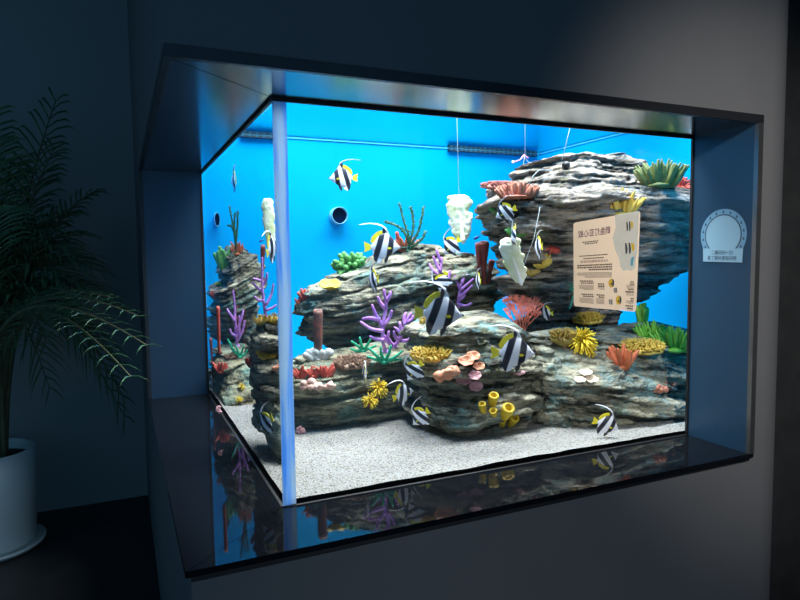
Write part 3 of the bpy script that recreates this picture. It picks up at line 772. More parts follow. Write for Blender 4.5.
# --- upper right rock
table_coral('table_coral', 'dark maroon table coral at the left tip of the overhanging rock', 'maroon', (498, 187), 34, 8, .2, dens=.8)
finger_coral('finger_coral', 'orange-brown spiky coral on the left edge of the overhanging rock', 'orange_brown', (517, 197), 52, 15, 70, 1.6, spread=.9, taper=.7, bend=.1)
finger_coral('leaf_coral', 'green leafy coral under the maroon table coral', 'green_leaf', (503, 213), 22, 16, 10, 2.2, spread=2.0)
finger_coral('leaf_coral', 'green leafy coral above the right cabbage leaf', 'green_leaf', (518, 234), 20, 12, 10, 2.2, spread=2.2)
finger_coral('finger_coral', 'yellow leafy coral under the overhanging rock', 'gold', (541, 266), 16, 12, 10, 2.2, spread=1.6)
finger_coral('finger_coral', 'darker yellow coral lower left under the overhanging rock', 'gold_dark', (530, 274), 14, 12, 8, 2.2, spread=1.8)
finger_coral('ball_coral', 'red ball-shaped coral on the left face of the overhanging rock', 'red', (553, 247), 15, 15, 34, 1.3, ball=2)
branch_coral('staghorn_coral', 'dark green staghorn coral beside the lower left of the paper notice', 'green_stag', (575, 292),
    [[(575, 292), (566, 287), (556, 283)], [(575, 292), (568, 283), (562, 277)], [(575, 292), (572, 280), (568, 275)], [(575, 292), (566, 293), (557, 292)], [(575, 291), (584, 284), (590, 280)], [(575, 292), (572, 300), (570, 308)]], 1.5, lean=.02)
finger_coral('finger_coral', 'olive green finger coral on the top right of the overhanging rock', 'green_olive', (660, 186), 46, 28, 42, 2.1, spread=.75, taper=.45, bend=.1)
finger_coral('ball_coral', 'red bushy coral at the right end of the overhanging rock', 'red', (681, 187), 18, 20, 46, 1.8, ball=True)
finger_coral('finger_coral', 'yellow-brown finger coral above the reflected sign', 'gold', (621, 215), 36, 28, 16, 2.2, spread=.7, taper=.4)

# --- lower right rock
table_coral('table_coral', 'golden round coral just below the reflected sign', 'gold', (587, 319), 30, 11)
table_coral('table_coral', 'golden coral at the left end of the slanted rock', 'gold_dark', (564, 338), 27, 16)
anemone('anemone', 'big spiky yellow anemone on the slanted rock', (582, 342), 30, n=90)
anemone('anemone', 'small yellow anemone right below the big spiky one', (591, 353), 11, n=40)
finger_coral('finger_coral', 'rusty red finger coral at the middle of the slanted rock', 'red_orange', (622, 367), 18, 26, 8, 3.0, spread=.7, taper=.5)
table_coral('table_coral', 'wide yellow table coral on the slanted rock at the right', 'gold', (642, 347), 42, 12, dens=1.4)
finger_coral('finger_coral', 'single upright green finger sponge under the overhanging rock', 'green_bright', (642, 322), 8, 20, 5, 2.6, spread=.25, taper=.8)
finger_coral('leaf_coral', 'bright green leafy coral behind the wide yellow table coral', 'green_bright', (652, 338), 36, 18, 46, 1.5, spread=.8, taper=.4, bend=.1)
finger_coral('leaf_coral', 'bright green spiky coral against the right end of the front pane', 'green_bright', (675, 350), 44, 26, 60, 1.5, spread=.7, taper=.35, bend=.1)
cup_coral('mushroom_coral', 'upper cream mushroom coral on the slanted rock', 'cream', (586, 374), 13, .5)
cup_coral('mushroom_coral', 'right cream mushroom coral on the slanted rock', 'cream', (592, 381), 13, .5)
cup_coral('mushroom_coral', 'left cream mushroom coral on the slanted rock', 'cream', (580, 381), 12, .5)
lump_coral('lump_coral', 'orange coral lump low on the right of the slanted rock', 'orange_brown', (660, 391), 14, 9)
lump_coral('lump_coral', 'small orange coral lump nearest the right end panel', 'orange_brown', (670, 384), 11, 7)

# --- refracted second images in the side pane, built as separate corals
finger_coral('finger_coral', 'green finger coral on the tilted rock, a refracted copy in the side pane', 'green_leaf', (224, 267), 10, 20, 11, 2.0, spread=.6, taper=.9)
kelp('dark sea plant on top of the tilted rock behind the side pane', (236, 252),
     [[(236, 252), (236, 236), (233, 220), (231, 207)], [(236, 246), (238, 228), (239, 212)], [(236, 248), (235, 226), (236, 214)], [(236, 236), (233, 227), (229, 226)]], 1.0)
finger_coral('star_coral', 'red pointed coral on top of the tilted rock, a refracted copy in the side pane', 'red_orange', (237, 254), 12, 15, 7, 1.4, spread=.7, taper=.3)
cup_coral('cup_sponge', 'yellow cup sponge on the tilted rock, a refracted copy in the side pane', 'mustard', (219, 285), 8, .5, 'sponge')
finger_coral('finger_coral', 'red coral at the left edge of the tilted rock, a refracted copy in the side pane', 'red', (215, 298), 5, 8, 4, 1.2)
tube_sponge('tube_sponge', 'slim red tube sponge on the ledge, a refracted copy in the side pane', 'red', [(219, 344, 219, 306, 1.7)])
tube_sponge('tube_sponge', 'dark red tube sponge right of the tilted rock, a refracted copy in the side pane', 'red_dark', [(262, 284, 264, 245, 2.2)])
branch_coral('sea_whip', 'purple sea whip before the tilted rock, left one behind the side pane', 'purple', (237, 346),
    [[(237, 346), (236, 325), (236, 305), (235, 290)], [(236, 320), (231, 312), (229, 308)], [(237, 330), (242, 318), (244, 310)], [(238, 340), (243, 330), (245, 320)], [(236, 335), (232, 332), (231, 328)], [(239, 336), (240, 322), (240, 315)]], 1.4, lean=.05)
branch_coral('sea_whip', 'tall purple sea whip rising behind the rock column', 'purple', (266, 318),
    [[(266, 318), (264, 300), (263, 280), (264, 258)], [(264, 292), (257, 286), (254, 282)], [(265, 300), (259, 300), (256, 296)], [(266, 305), (272, 295), (274, 284)], [(264, 285), (268, 278), (268, 273)], [(266, 310), (272, 308), (276, 305)], [(263, 281), (258, 279), (255, 278)]], 1.5, lean=.02, y=.9)
branch_coral('staghorn_coral', 'green staghorn coral on the ledge behind the side pane', 'green_stag', (240, 357),
    [[(240, 357), (238, 350), (236, 344)], [(240, 356), (243, 349), (244, 345)], [(240, 357), (245, 354), (247, 350)], [(239, 356), (233, 350), (231, 341)], [(240, 357), (232, 346), (229, 338)]], 1.3, lean=.03)
table_coral('table_coral', 'round brown table coral, a refracted copy in the side pane', 'brown', (231, 357), 10, 9, .9, dens=.4)
finger_coral('finger_coral', 'red finger coral on the ledge, a refracted copy in the side pane', 'red', (221, 372), 10, 12, 7, 1.5)
finger_coral('finger_coral', 'red coral beside the rock column, a refracted copy in the side pane', 'red', (251, 366), 7, 12, 5, 1.4)
tube_sponge('tube_sponge', 'thin brown-red tube, a refracted copy at the far left edge of the side pane', 'red_dark', [(213, 376, 212, 337, 1.3)])
anemone('anemone', 'upper yellow anemone, a refracted copy in the side pane', (242, 386), 8, n=30)
anemone('anemone', 'lower yellow anemone, a refracted copy in the side pane', (239, 399), 8, n=30)
lump_coral('lump_coral', 'pink coral lump, a refracted copy at the bottom left of the side pane', 'pink', (219, 412), 6, 9)
table_coral('table_coral', 'left golden coral tuft, a refracted copy on top of the rock column', 'gold', (261, 321), 13, 11, .8, dens=.4)
table_coral('table_coral', 'right golden coral tuft, a refracted copy on top of the rock column', 'gold', (274, 320), 13, 11, .8, dens=.4)
table_coral('table_coral', 'golden table coral, a refracted copy halfway up the rock column', 'gold', (267, 354), 19, 12, 1.1, dens=.6)
lump_coral('lump_coral', 'orange-pink coral, a refracted copy on the rock column beside the corner joint', 'peach', (277, 370), 9, 9)

# ------------------------------------------------------------------ fish
def make_fish():
    root = bpy.data.objects.new('bannerfish', None); COL.objects.link(root); root.empty_display_size = .05
    top = [(.52, .0), (.46, .035), (.40, .085), (.32, .19), (.22, .31), (.10, .40), (-.03, .41), (-.16, .34), (-.27, .20), (-.34, .095), (-.40, .06)]
    bot = [(.52, -.03), (.46, -.055), (.40, -.09), (.30, -.17), (.18, -.26), (.05, -.33), (-.08, -.35), (-.20, -.28), (-.29, -.15), (-.35, -.075), (-.40, -.05)]
    th = [(.52, .012), (.44, .035), (.30, .075), (.12, .095), (-.1, .08), (-.28, .04), (-.40, .014)]
    def itp(t, x):
        t = sorted(t); return float(np.interp(x, [q[0] for q in t], [q[1] for q in t]))
    b = MB(); N = 40; n = 24; vs = []
    for i in range(N+1):
        x = -.40+.92*i/N; zt, zb, w = itp(top, x), itp(bot, x), itp(th, x); c, h = (zt+zb)/2, (zt-zb)/2
        for k in range(n):
            a = 2*PI*k/n; s = math.sin(a); vs.append((x, w*abs(math.cos(a))**.8*(1 if math.cos(a) > 0 else -1)*(1-.35*abs(s)**2), c+h*s))
    fs = [(i*n+k, i*n+(k+1) % n, (i+1)*n+(k+1) % n, (i+1)*n+k) for i in range(N) for k in range(n)]
    fs += [tuple(range(n-1, -1, -1)), tuple(range(N*n, N*n+n))]
    fs = [f[::-1] for f in fs]
    b.add(vs, fs); b.build('body', 'fish', root)
    def fin(name, outline, m, t=.008, parent=root, yo=0, skew=0):
        b = MB(); k = len(outline)
        b.add([(x, yo+t+skew*i, z) for i, (x, z) in enumerate(outline)]+[(x, yo-t+skew*i, z) for i, (x, z) in enumerate(outline)],
              [tuple(range(k)), tuple(range(2*k-1, k-1, -1))]+[(i, k+i, k+(i+1) % k, (i+1) % k) for i in range(k)])
        return b.build(name, m, parent, smooth=False)
    # spiny dorsal carries the long white streamer; soft dorsal and tail are yellow
    d = fin('dorsal_fin', [(.20, .30), (.13, .46), (.06, .56), (-.03, .55), (-.05, .40), (.05, .36)], 'fish')
    s = MB(); s.tube([(.10, .45, 0), (.05, .55, 0), (-.06, .63, 0), (-.22, .68, .0), (-.40, .70, 0), (-.58, .685, 0), (-.74, .66, 0)], [.035, .040, .034, .026, .020, .013, .006], 8, .35)
    s.v = [(x, z, y) for x, y, z in s.v]
    st = s.build('streamer', 'fin_white', d)
    fin('soft_dorsal_fin', [(-.02, .40), (-.06, .50), (-.16, .47), (-.27, .40), (-.36, .30), (-.40, .18), (-.36, .10), (-.27, .17), (-.15, .31)], 'fin_yellow')
    fin('anal_fin', [(-.02, -.31), (-.10, -.44), (-.22, -.48), (-.30, -.40), (-.33, -.22), (-.34, -.09), (-.25, -.16), (-.12, -.28)], 'fish')
    fin('pelvic_fin', [(.16, -.24), (.10, -.42), (.02, -.50), (.0, -.40), (.04, -.28)], 'fin_black')
    fin('tail_fin', [(-.37, .055), (-.46, .11), (-.60, .17), (-.59, .06), (-.57, -.03), (-.60, -.15), (-.46, -.10), (-.37, -.05)], 'fin_yellow')
    for sgn in (1, -1):
        b = MB(); b.blob((.365, sgn*.045, .035), (.022, .012, .022), 10, 6); b.build('eye', 'eye', root)
        b = MB()
        b.add([(.22, sgn*.085, -.035), (.17, sgn*.11, -.005), (.10, sgn*.13, -.01), (.09, sgn*.13, -.05), (.14, sgn*.115, -.075), (.21, sgn*.088, -.055)], [(0, 1, 2, 3, 4, 5)])
        o = b.build('pectoral_fin', 'fin_yellow', root, smooth=False)
        sm = o.modifiers.new('thick', 'SOLIDIFY'); sm.thickness = .006
    return root
proto = make_fish(); used = [False]
def copy_tree(o, parent=None):
    c = o.copy(); COL.objects.link(c)
    if parent: c.parent = parent
    for ch in list(o.children): copy_tree(ch, c)
    return c
def pose(o, px, py, y, lpx, yaw, pitch=0, roll=0, clear=.05):
    p = at(px, py, y=y); h = hit(px, py)
    ln = lpx*px_m(p)/1.1
    if h is not None:
        d = ray(px, py).normalized(); lim = h[1]-clear-ln*.35*abs(math.sin(math.radians(yaw)))-ln*.12
        if (p-CAM).length > lim: p = CAM+d*lim
    if p.y < B+.06: p = CAM+ray(px, py)*((B+.06-CAM.y)/ray(px, py).y)
    s = lpx*px_m(p)/1.1
    r, v = view_axes(p); f, q = math.radians(yaw), math.radians(pitch)
    hd = r*math.cos(f)+v*math.sin(f); uz = Vector((0, 0, 1))
    X = hd*math.cos(q)+uz*math.sin(q); Z = uz*math.cos(q)-hd*math.sin(q); Y = Z.cross(X)
    R3 = Matrix((X, Y, Z)).transposed() @ Matrix.Rotation(math.radians(roll), 3, 'X')
    o.matrix_world = Matrix.Translation(p) @ R3.to_4x4() @ Matrix.Scale(s, 4)
def fish(label, *a, **k):
    o = copy_tree(proto) if used[0] else proto
    used[0] = True
    tag(o, label, 'fish', 'striped bannerfish in the aquarium'); pose(o, *a, **k)

FISH = [
 ('striped fish swimming alone high in the water above the round pipe', 342, 178, 1.2, 29, 180, 0),
 ('striped fish beside the green finger coral, facing right with a long streamer', 384, 247, .9, 37, 8, 0),
 ('pale striped fish seen nearly end-on below the green finger coral', 373, 281, .85, 27, 112, -10),
 ('striped fish below the left cabbage leaf, above the back rock', 451, 247, .95, 24, 150, -38),
 ('big striped fish in front of the purple sea whips', 441, 314, .42, 50, 12, -4),
 ('small striped fish diving head down among the purple sea whips', 443, 283, .8, 22, 160, -72),
 ('narrow striped fish seen edge-on near the dark red tube sponges', 478, 281, .85, 20, 105, 0),
 ('striped fish at the left edge of the overhanging rock below the corals', 505, 213, .42, 23, 165, -22),
 ('yellowish fish seen edge-on right above the right cabbage leaf', 514, 237, .4, 26, 100, -50),
 ('slim striped fish seen edge-on between the right cabbage leaf and red ball coral', 538, 248, .4, 26, 108, -5),
 ('big striped fish over the right side of the middle stack', 515, 353, .36, 44, 5, 0),
 ('striped fish at the left of the middle stack below the golden table coral', 414, 372, .55, 25, 155, -48),
 ('striped fish right of the yellow anemones, yellow tail to the left', 404, 394, .55, 26, 35, 12),
 ('cream-banded striped fish lowest of all near the sand by the middle stack', 420, 418, .5, 25, 150, -42),
 ('pale fish seen edge-on above the larger yellow anemone', 365, 374, .65, 26, 92, 15),
 ('small striped fish in the gap between red sea fan and overhanging rock', 545, 313, .75, 17, 150, 0),
 ('striped fish in shadow near the sand under the slanted rock', 607, 425, .28, 27, 15, -18),
 ('striped fish seen edge-on high up, a refracted copy in the side pane', 234, 182, 1.75, 24, 100, 0),  # from here on, refracted second images built as separate fish
 ('cream-banded fish low beside the rock column, a refracted copy in the side pane', 266, 424, .42, 27, 125, -35),
 ('yellow and black fish half hidden by the corner joint, a refracted copy in the side pane', 272, 248, .7, 32, 70, 20),
]
for f in FISH: fish(*f)

def small_fish(label, px, py, y, l):
    p = at(px, py, y=y); k = px_m(p)*l; r, v = view_axes(p); b = MB()
    X, Z = (-r*.9+Vector((0, 0, -.4))).normalized(), Vector((0, 0, 1))
    R3 = Matrix((X, v, X.cross(v))).transposed()
    b.blob((0, 0, 0), (.42*k, .12*k, .2*k), 12, 8, rot=R3)
    q = [R3 @ Vector(a)*k for a in ((-.35, .02, 0), (-.62, .02, .2), (-.55, .02, 0), (-.62, .02, -.2), (-.35, -.02, 0), (-.62, -.02, .2), (-.55, -.02, 0), (-.62, -.02, -.2))]
    b.add(q, [(0, 1, 2, 3), (7, 6, 5, 4), (0, 4, 5, 1), (1, 5, 6, 2), (2, 6, 7, 3), (3, 7, 4, 0)])
    o = b.build('damselfish', 'damsel'); o.location = p
    tag(o, label, 'fish')
small_fish('tiny dark blue fish right of the left cabbage leaf', 476, 238, 1.0, 7)
small_fish('tiny dark blue fish left of the cabbage leaf, a refracted copy in the side pane', 261, 241, 1.2, 5)

# ------------------------------------------------------------------ cabbage leaves, lines
def cabbage(label, spine, wpx, y, seed):
    """spine: px list top to bottom; a curled ruffled leaf"""
    P = [at(*q, y=y) for q in spine]; k = px_m(P[0]); r, v = view_axes(P[0]); root = empty('cabbage_leaf', P[-1], label, 'cabbage leaf')
    N, n = 60, 30; vs = []; rib = []
    for j in range(N+1):
        t = j/N*(len(P)-1); i = min(int(t), len(P)-2); c = P[i].lerp(P[i+1], t-i)
        w = wpx*k/2*np.interp(j/N, [0, .06, .2, .5, .85, 1], [.45, .9, 1.05, .95, .72, .3])
        for q in range(n+1):
            s = q/n*2-1
            a = s*1.7
            off = r*(math.sin(a)*w) - v*(math.cos(a)*w*.55)
            ru = .50*w*(.15+abs(s)**2)*noise.noise(Vector((s*2.2, j*.13, seed))) + .14*w*noise.noise(Vector((s*4, j*.22, seed+4)))
            vs.append(c + off*(1+ru/w) + Vector((0, 0, ru*.6)))
    fs = [(j*(n+1)+q, j*(n+1)+q+1, (j+1)*(n+1)+q+1, (j+1)*(n+1)+q) for j in range(N) for q in range(n)]
    b = MB(); b.add(vs, fs); o = b.build('blade', 'cabbage', root); o.matrix_parent_inverse = Matrix.Translation(-P[-1])
    sm = o.modifiers.new('thick', 'SOLIDIFY'); sm.thickness = .005
    b = MB(); pts = []; rad = []
    for j in range(N+1):
        t = j/N*(len(P)-1); i = min(int(t), len(P)-2); c = P[i].lerp(P[i+1], t-i)
        if j/N < .25: continue
        pts.append(c - v*wpx*k*.27+r*wpx*k*.05); rad.append(wpx*k*np.interp(j/N, [.25, .6, 1], [.04, .14, .22]))
    b.tube(pts, rad, 12, .55); o = b.build('rib', 'cabbage_white', root); o.matrix_parent_inverse = Matrix.Translation(-P[-1]); o['label'] = 'white central rib'
    return root
cabbage('crinkled pale cabbage leaf hanging on a line above the back rock', [(460, 196), (459, 206), (460, 220), (461, 232), (462, 240)], 20, .95, 1)
cabbage('pale cabbage leaf hanging tilted at the left of the overhanging rock', [(510, 239), (510, 248), (513, 260), (517, 272), (520, 282)], 17, .44, 2)
cabbage('narrow pale cabbage leaf hanging as a refracted copy in the side pane', [(267, 199), (268, 210), (269, 225), (271, 240), (272, 254)], 9, 1.3, 3)

def line(label, pts, m='line', r=.0012, name='fishing_line'):
    b = MB(); b.tube(pts, r, 6); return tag(b.build(name, m), label, 'line')
p1 = at(459, 197, y=.95)
line('thin vertical line holding the left cabbage leaf', [p1, Vector((p1.x-.01, p1.y, 1.26))], r=.0012)
line('thin pale line rising from the top of the overhanging rock', [at(562, 160, y=.66), at(571, 124, y=.66)], r=.0012)
line('pale line kinked beside the overhanging rock above the orange-brown coral', [at(529, 184, y=.5), at(533, 176, y=.5), at(539, 170, y=.5), at(553, 170, y=.52)], r=.0011)
line('slanted line from the overhanging rock down to the right cabbage leaf', [at(540, 207, y=.40), at(534, 238, y=.40), at(523, 268, y=.40)], r=.0007, m='line')
# feeding toy hanging below the grate
o = at(522, 156, y=1.1)
root = empty('feeding_clip', o, 'small pink feeding clip with pale balls hanging below the overflow grate', 'clip')
def kid(b, n, m):
    q = b.build(n, m, root); q.matrix_parent_inverse = Matrix.Translation(-o)
b = MB(); b.tube([at(524, 155, y=1.1), at(520, 160, y=1.1), at(514, 162, y=1.1)], .003, 8); b.tube([at(524, 155, y=1.1), at(528, 158, y=1.1)], .003, 8); kid(b, 'arm', 'hook_pink')
for q in ((513, 162), (523, 166)):
    b = MB(); b.blob(at(*q, y=1.1), .0065 if q[0] == 513 else .005); kid(b, 'ball', 'ball')
b = MB(); b.tube([at(525, 155, y=1.1), at(524, 160, y=1.1), at(523, 166, y=1.1)], .0012, 6); kid(b, 'thread', 'line')
line('line holding the pink feeding clip', [at(525, 155, y=1.1), Vector((at(525, 155, y=1.1).x, 1.1, 1.27))], r=.001)
line('dark cord sagging from the feeding clip towards the overhanging rock', [at(525, 158, y=1.1), at(530, 164, y=1.05), at(539, 168, y=1.0), at(545, 170, y=.95)], 'dark_line', .0015, 'cord')

# pipes and grates on the back panel
def pipe(label, px, py, rp, y=YB, sx=1.0):
    c = at(px, py, y=y); k = px_m(c); R = rp*k
    root = empty('return_pipe', c, label, 'pipe')
    prof_o = [(R*1.0, 0), (R*1.0, .055), (R*.92, .055), (R*.92, .0)]
    b = MB(); n = 32; vs = []
    for (r_, h) in prof_o:
        for i in range(n): vs.append((r_*math.cos(2*PI*i/n)*sx, -h, r_*math.sin(2*PI*i/n)))
    b.add(vs, [(j*n+i, j*n+(i+1) % n, (j+1)*n+(i+1) % n, (j+1)*n+i) for j in range(3) for i in range(n)]); b.build('rim', 'pipe', root)
    b = MB(); b.add([(R*.93*math.cos(2*PI*i/n)*sx, -.03, R*.93*math.sin(2*PI*i/n)) for i in range(n)], [tuple(range(n))]); b.build('bore', 'pipe_in', root)
pipe('round pipe mouth on the cyan back panel left of the green coral', 337, 216, 8.5)
pipe('narrow pipe mouth on the cyan panel, a refracted copy in the side pane', 216, 220, 7, sx=.38)
def grate(label, x0, x1, py, hp):
    a, c = at(x0, py, y=YB-.02), at(x1, py, y=YB-.02); k = px_m(a); h = hp*k/2; z = ZW-h-.002
    root = empty('overflow_grate', (a.x, YB-.02, z-h), label, 'grate')
    b = MB(); b.box((a.x, YB-.02, z-h), (c.x, YB-.001, z+h)); q = b.build('panel', 'grate', root, smooth=False); q.matrix_parent_inverse = Matrix.Translation(-root.location)
    b = MB(); n = max(6, int((c.x-a.x)/.035))
    for i in range(n):
        x = a.x+(c.x-a.x)*(i+.3)/n; b.box((x, YB-.024, z-h*.55), (x+.012, YB-.019, z+h*.55))
    q = b.build('bars', 'grate_slit', root, smooth=False); q.matrix_parent_inverse = Matrix.Translation(-root.location)
grate('long dark overflow grate at the waterline on the back panel', 449, 537, 148, 2.6)
grate('short dark overflow grate at the waterline, a refracted copy in the side pane', 240, 282, 155, 2.6)
# hose end on the upper rock
h0, _ = base_at(566, 166); b = MB(); r_, v_ = view_axes(h0); c0 = h0 - v_*.01
b.tube([h0+v_*.04, c0-v_*.02], [.016, .016], 16); tag(b.build('hose_end', 'gasket'), 'black hose end poking out of the overhanging rock top', 'hose')

# ------------------------------------------------------------------ reflection of a lit sign, built as a printed film on the glass
YP = B-.0012
C4 = [at(573.5, 222, y=YP), at(640.5, 210, y=YP), at(636, 313, y=YP), at(574, 307, y=YP)]
def puv(u, v, e=0.0):
    a = C4[0].lerp(C4[1], u); c = C4[3].lerp(C4[2], u); p = a.lerp(c, v); p.y = YP-e; return p
root = empty('sign_reflection', puv(.5, 1), 'beige reflection of a lit sign, built as film on the right of the front pane', 'notice')
def pk(b, n, m):
    q = b.build(n, m, root, smooth=False); q.matrix_parent_inverse = Matrix.Translation(-root.location); return q
rc = .035
out = []
for (cu, cv, a0) in ((rc, rc, PI), (1-rc, rc, 1.5*PI), (1-rc, 1-rc, 0), (rc, 1-rc, .5*PI)):
    for i in range(5):
        a = a0+i/4*PI/2; out.append((cu+rc*math.cos(a), cv+rc*.7*math.sin(a)))
b = MB(); k = len(out)
b.add([puv(u, v) for u, v in out]+[puv(u, v, -.0008) for u, v in out], [tuple(range(k)), tuple(range(2*k-1, k-1, -1))]+[(i, k+i, k+(i+1) % k, (i+1) % k) for i in range(k)])
pk(b, 'sheet', 'sign_film')
rnd = random.Random(5)
def dashes(b, u0, u1, v, h, ragged=False, wmin=.018, wmax=.035, gap=.006):
    u = u0 + (rnd.uniform(0, .35)*(u1-u0) if ragged else 0)
    while u < u1-.01:
        w = min(rnd.uniform(wmin, wmax), u1-u); b.quad(puv(u, v+h, .0006), puv(u+w, v+h, .0006), puv(u+w, v, .0006), puv(u, v, .0006)); u += w+gap
def block(name, m, rows, h, **kw):
    b = MB()
    for (u0, u1, v, rg) in rows: dashes(b, u0, u1, v, h, rg, **kw)
    pk(b, name, m)
block('heading_line', 'ink', [(.06, .36, .245, True), (.06, .36, .265, True)], .012)
block('heading_line', 'ink', [(.08, .52, .40, False), (.14, .46, .43, False)], .012)
block('bold_paragraph', 'ink', [(.05, .58, v, v > .54) for v in (.505, .53, .555)], .016)
for (u0, u1, vv) in ((.08, .30, .685), (.36, .47, .715), (.08, .30, .835), (.34, .47, .835), (.86, .95, .69), (.80, .95, .765), (.88, .95, .855), (.80, .95, .93)):
    block('bold_caption', 'ink', [(u0, u1, vv, True), (u0, u1, vv+.022, True)], .014)
block('small_paragraph', 'ink_light', [(.05 if v < .62 else .16, .58, v, False) for v in np.arange(.595, .655, .0125)], .006, wmin=.05, wmax=.2, gap=.003)
for (u0, u1, v0, n) in ((.08, .30, .735, 5), (.36, .47, .75, 3), (.08, .30, .885, 5), (.34, .47, .88, 5), (.82, .95, .73, 3), (.82, .95, .80, 3), (.82, .95, .885, 3), (.82, .95, .96, 2)):
    block('small_caption', 'ink_light', [(u0, u1, v0+i*.0125, i == n-1) for i in range(n)], .006, wmin=.05, wmax=.2, gap=.003)
# blue splash, printed fish
def disc(b, u, v, ru, rv, e=.0004, n=20, a0=0, a1=2*PI, wob=0):
    b.add([puv(u+ru*math.cos(a0+(a1-a0)*i/n)*(1+wob*math.sin(i*2.3)), v+rv*math.sin(a0+(a1-a0)*i/n)*(1+wob*math.cos(i*1.7)), e) for i in range(n)], [tuple(range(n-1, -1, -1))])
b = MB(); b.add([puv(u, v, .0003) for u, v in ((.60, .005), (.975, .005), (.975, .40), (.96, .46), (.95, .56), (.90, .585), (.83, .575), (.76, .585), (.71, .53), (.68, .44), (.62, .36), (.58, .24), (.62, .13))], [tuple(range(12, -1, -1))])
pk(b, 'blue_print', 'sign_film_blue')
def pfish(u, v, w, h):
    b = MB(); disc(b, u, v, w, h, .0007); pk(b, 'printed_fish', 'ink_white')
    b = MB()
    for s in (-.55, .1): b.add([puv(u+w*(s+.2), v-h*.85, .001), puv(u+w*(s+.5), v-h*.75, .001), puv(u+w*(s+.75), v, .001), puv(u+w*(s+.72), v+h*.72, .001), puv(u+w*(s+.4), v+h*.85, .001), puv(u+w*(s+.3), v, .001)], [(5, 4, 3, 2, 1, 0)])
    pk(b, 'printed_band', 'ink_dark')
    b = MB(); b.add([puv(u+w*.75, v-h*.7, .0011), puv(u+w*1.35, v-h*.6, .0011), puv(u+w*1.5, v+h*.3, .0011), puv(u+w*1.1, v+h*.55, .0011)], [(3, 2, 1, 0)]); pk(b, 'printed_tail', 'ink_yellow')
pfish(.80, .36, .085, .068)
pfish(.80, .14, .06, .06)
b = MB(); b.add([puv(u, v, .0007) for u, v in ((.88, .46), (.93, .44), (.92, .49), (.91, .54), (.87, .53))], [(4, 3, 2, 1, 0)]); pk(b, 'printed_drop', 'ink_blue')
for (u, v) in ((.575, .71), (.70, .885)):
    b = MB(); disc(b, u, v, .045, .046, .0006); pk(b, 'printed_disc', 'ink_yellow')
    b = MB(); disc(b, u+.012, v, .034, .044, .0009, a0=-PI/2, a1=PI/2); disc(b, u, v+.01, .012, .012, .0012, 10); pk(b, 'printed_shade', 'ink_dark')
for (u, v) in ((.64, .785), (.57, .91)):
    b = MB(); disc(b, u, v, .034, .03, .0006); pk(b, 'printed_fish', 'ink_white')
    b = MB()
    for s in (-.018, .004, .02): b.quad(puv(u+s, v+.025, .001), puv(u+s+.01, v+.025, .001), puv(u+s+.006, v-.026, .001), puv(u+s-.006, v-.026, .001))
    pk(b, 'printed_band', 'ink_dark')

def text_mesh(body, m, name, mapfn, parent, bold=.0):
    cu = bpy.data.curves.new('t', 'FONT'); cu.body = body; cu.offset = bold
    o = bpy.data.objects.new('t', cu); COL.objects.link(o)
    dg = bpy.context.evaluated_depsgraph_get(); me = bpy.data.meshes.new_from_object(o.evaluated_get(dg))
    bpy.data.objects.remove(o)
    xs = [v.co.x for v in me.vertices]; ys = [v.co.y for v in me.vertices]
    if not xs: return None
    x0, x1, y0, y1 = min(xs), max(xs), min(ys), max(ys)
    for v in me.vertices: v.co = mapfn((v.co.x-x0)/(x1-x0), (v.co.y-y0)/(y1-y0))-parent.location
    me.materials.clear(); me.materials.append(M[m]); me.name = name
    q = bpy.data.objects.new(name, me); COL.objects.link(q); q.parent = parent
    return q
text_mesh('翱鱼灯亚心蚁', 'ink_purple', 'title_text', lambda x, y: puv(.06+.48*(1-x), .195-.085*y, .0008), root, .01)
text_mesh('马夫鱼和神像鱼的家园', 'ink_purple', 'subtitle_text', lambda x, y: puv(.10+.42*(1-x), .487-.032*y, .0008), root)

# ------------------------------------------------------------------ round sticker on the right end panel
XS = W-.0008
c = at(723.5, 235.5, x=XS); k1 = abs(at(723.5, 213, x=XS).z-c.z)/22.5
kh = abs(at(745, 236, x=XS).y-at(702, 236, x=XS).y)/43          # metres of y per px across
def sp(px, py, e=0.0):
    q = at(px, py, x=XS); q.x = XS-e; return q
cz = sp(723, 235); Ry = abs(sp(747, 235).y-sp(701, 235).y)/2; Rz = abs(sp(723, 209).z-sp(723, 261).z)/2
R = (Ry+Rz)/2
root = empty('round_sticker', sp(723, 263), 'pale blue round sticker with caption plate on the right end panel', 'sticker')
def sk(b, n, m):
    q = b.build(n, m, root, smooth=False); q.matrix_parent_inverse = Matrix.Translation(-root.location); return q
cy_, cz_ = cz.y, cz.z
def plate(b, pts, e, t=.0006):
    n = len(pts); b.add([(XS-e, y, z) for y, z in pts]+[(XS-e+t, y, z) for y, z in pts], [tuple(range(n)), tuple(range(2*n-1, n-1, -1))]+[(i, n+i, n+(i+1) % n, (i+1) % n) for i in range(n)])
circ = lambda ry, rz, n=48: [(cy_+ry*math.cos(2*PI*i/n), cz_+rz*math.sin(2*PI*i/n)) for i in range(n)]
b = MB(); plate(b, circ(Ry, Rz), .0006); sk(b, 'rim', 'stk_rim')
b = MB(); plate(b, circ(Ry*.80, Rz*.80), .0010); sk(b, 'ring_line', 'stk_line')
b = MB(); plate(b, circ(Ry*.75, Rz*.75), .0014); sk(b, 'disc', 'stk_pale')
b = MB()
for i in range(13):
    a = math.radians(-30+240*i/12); y, z = cy_-Ry*.89*math.cos(a), cz_+Rz*.89*math.sin(a); s = Ry*.05
    plate(b, [(y-s, z-s), (y+s, z-s), (y, z+s*1.4)], .0012)
sk(b, 'small_marks', 'stk_line')
pl = [sp(703.5, 248.5), sp(743.5, 248.5), sp(742.5, 262.5), sp(703.5, 261.5)]
b = MB(); plate(b, [(q.y, q.z) for q in pl], .0020); sk(b, 'caption_plate', 'stk_pale')
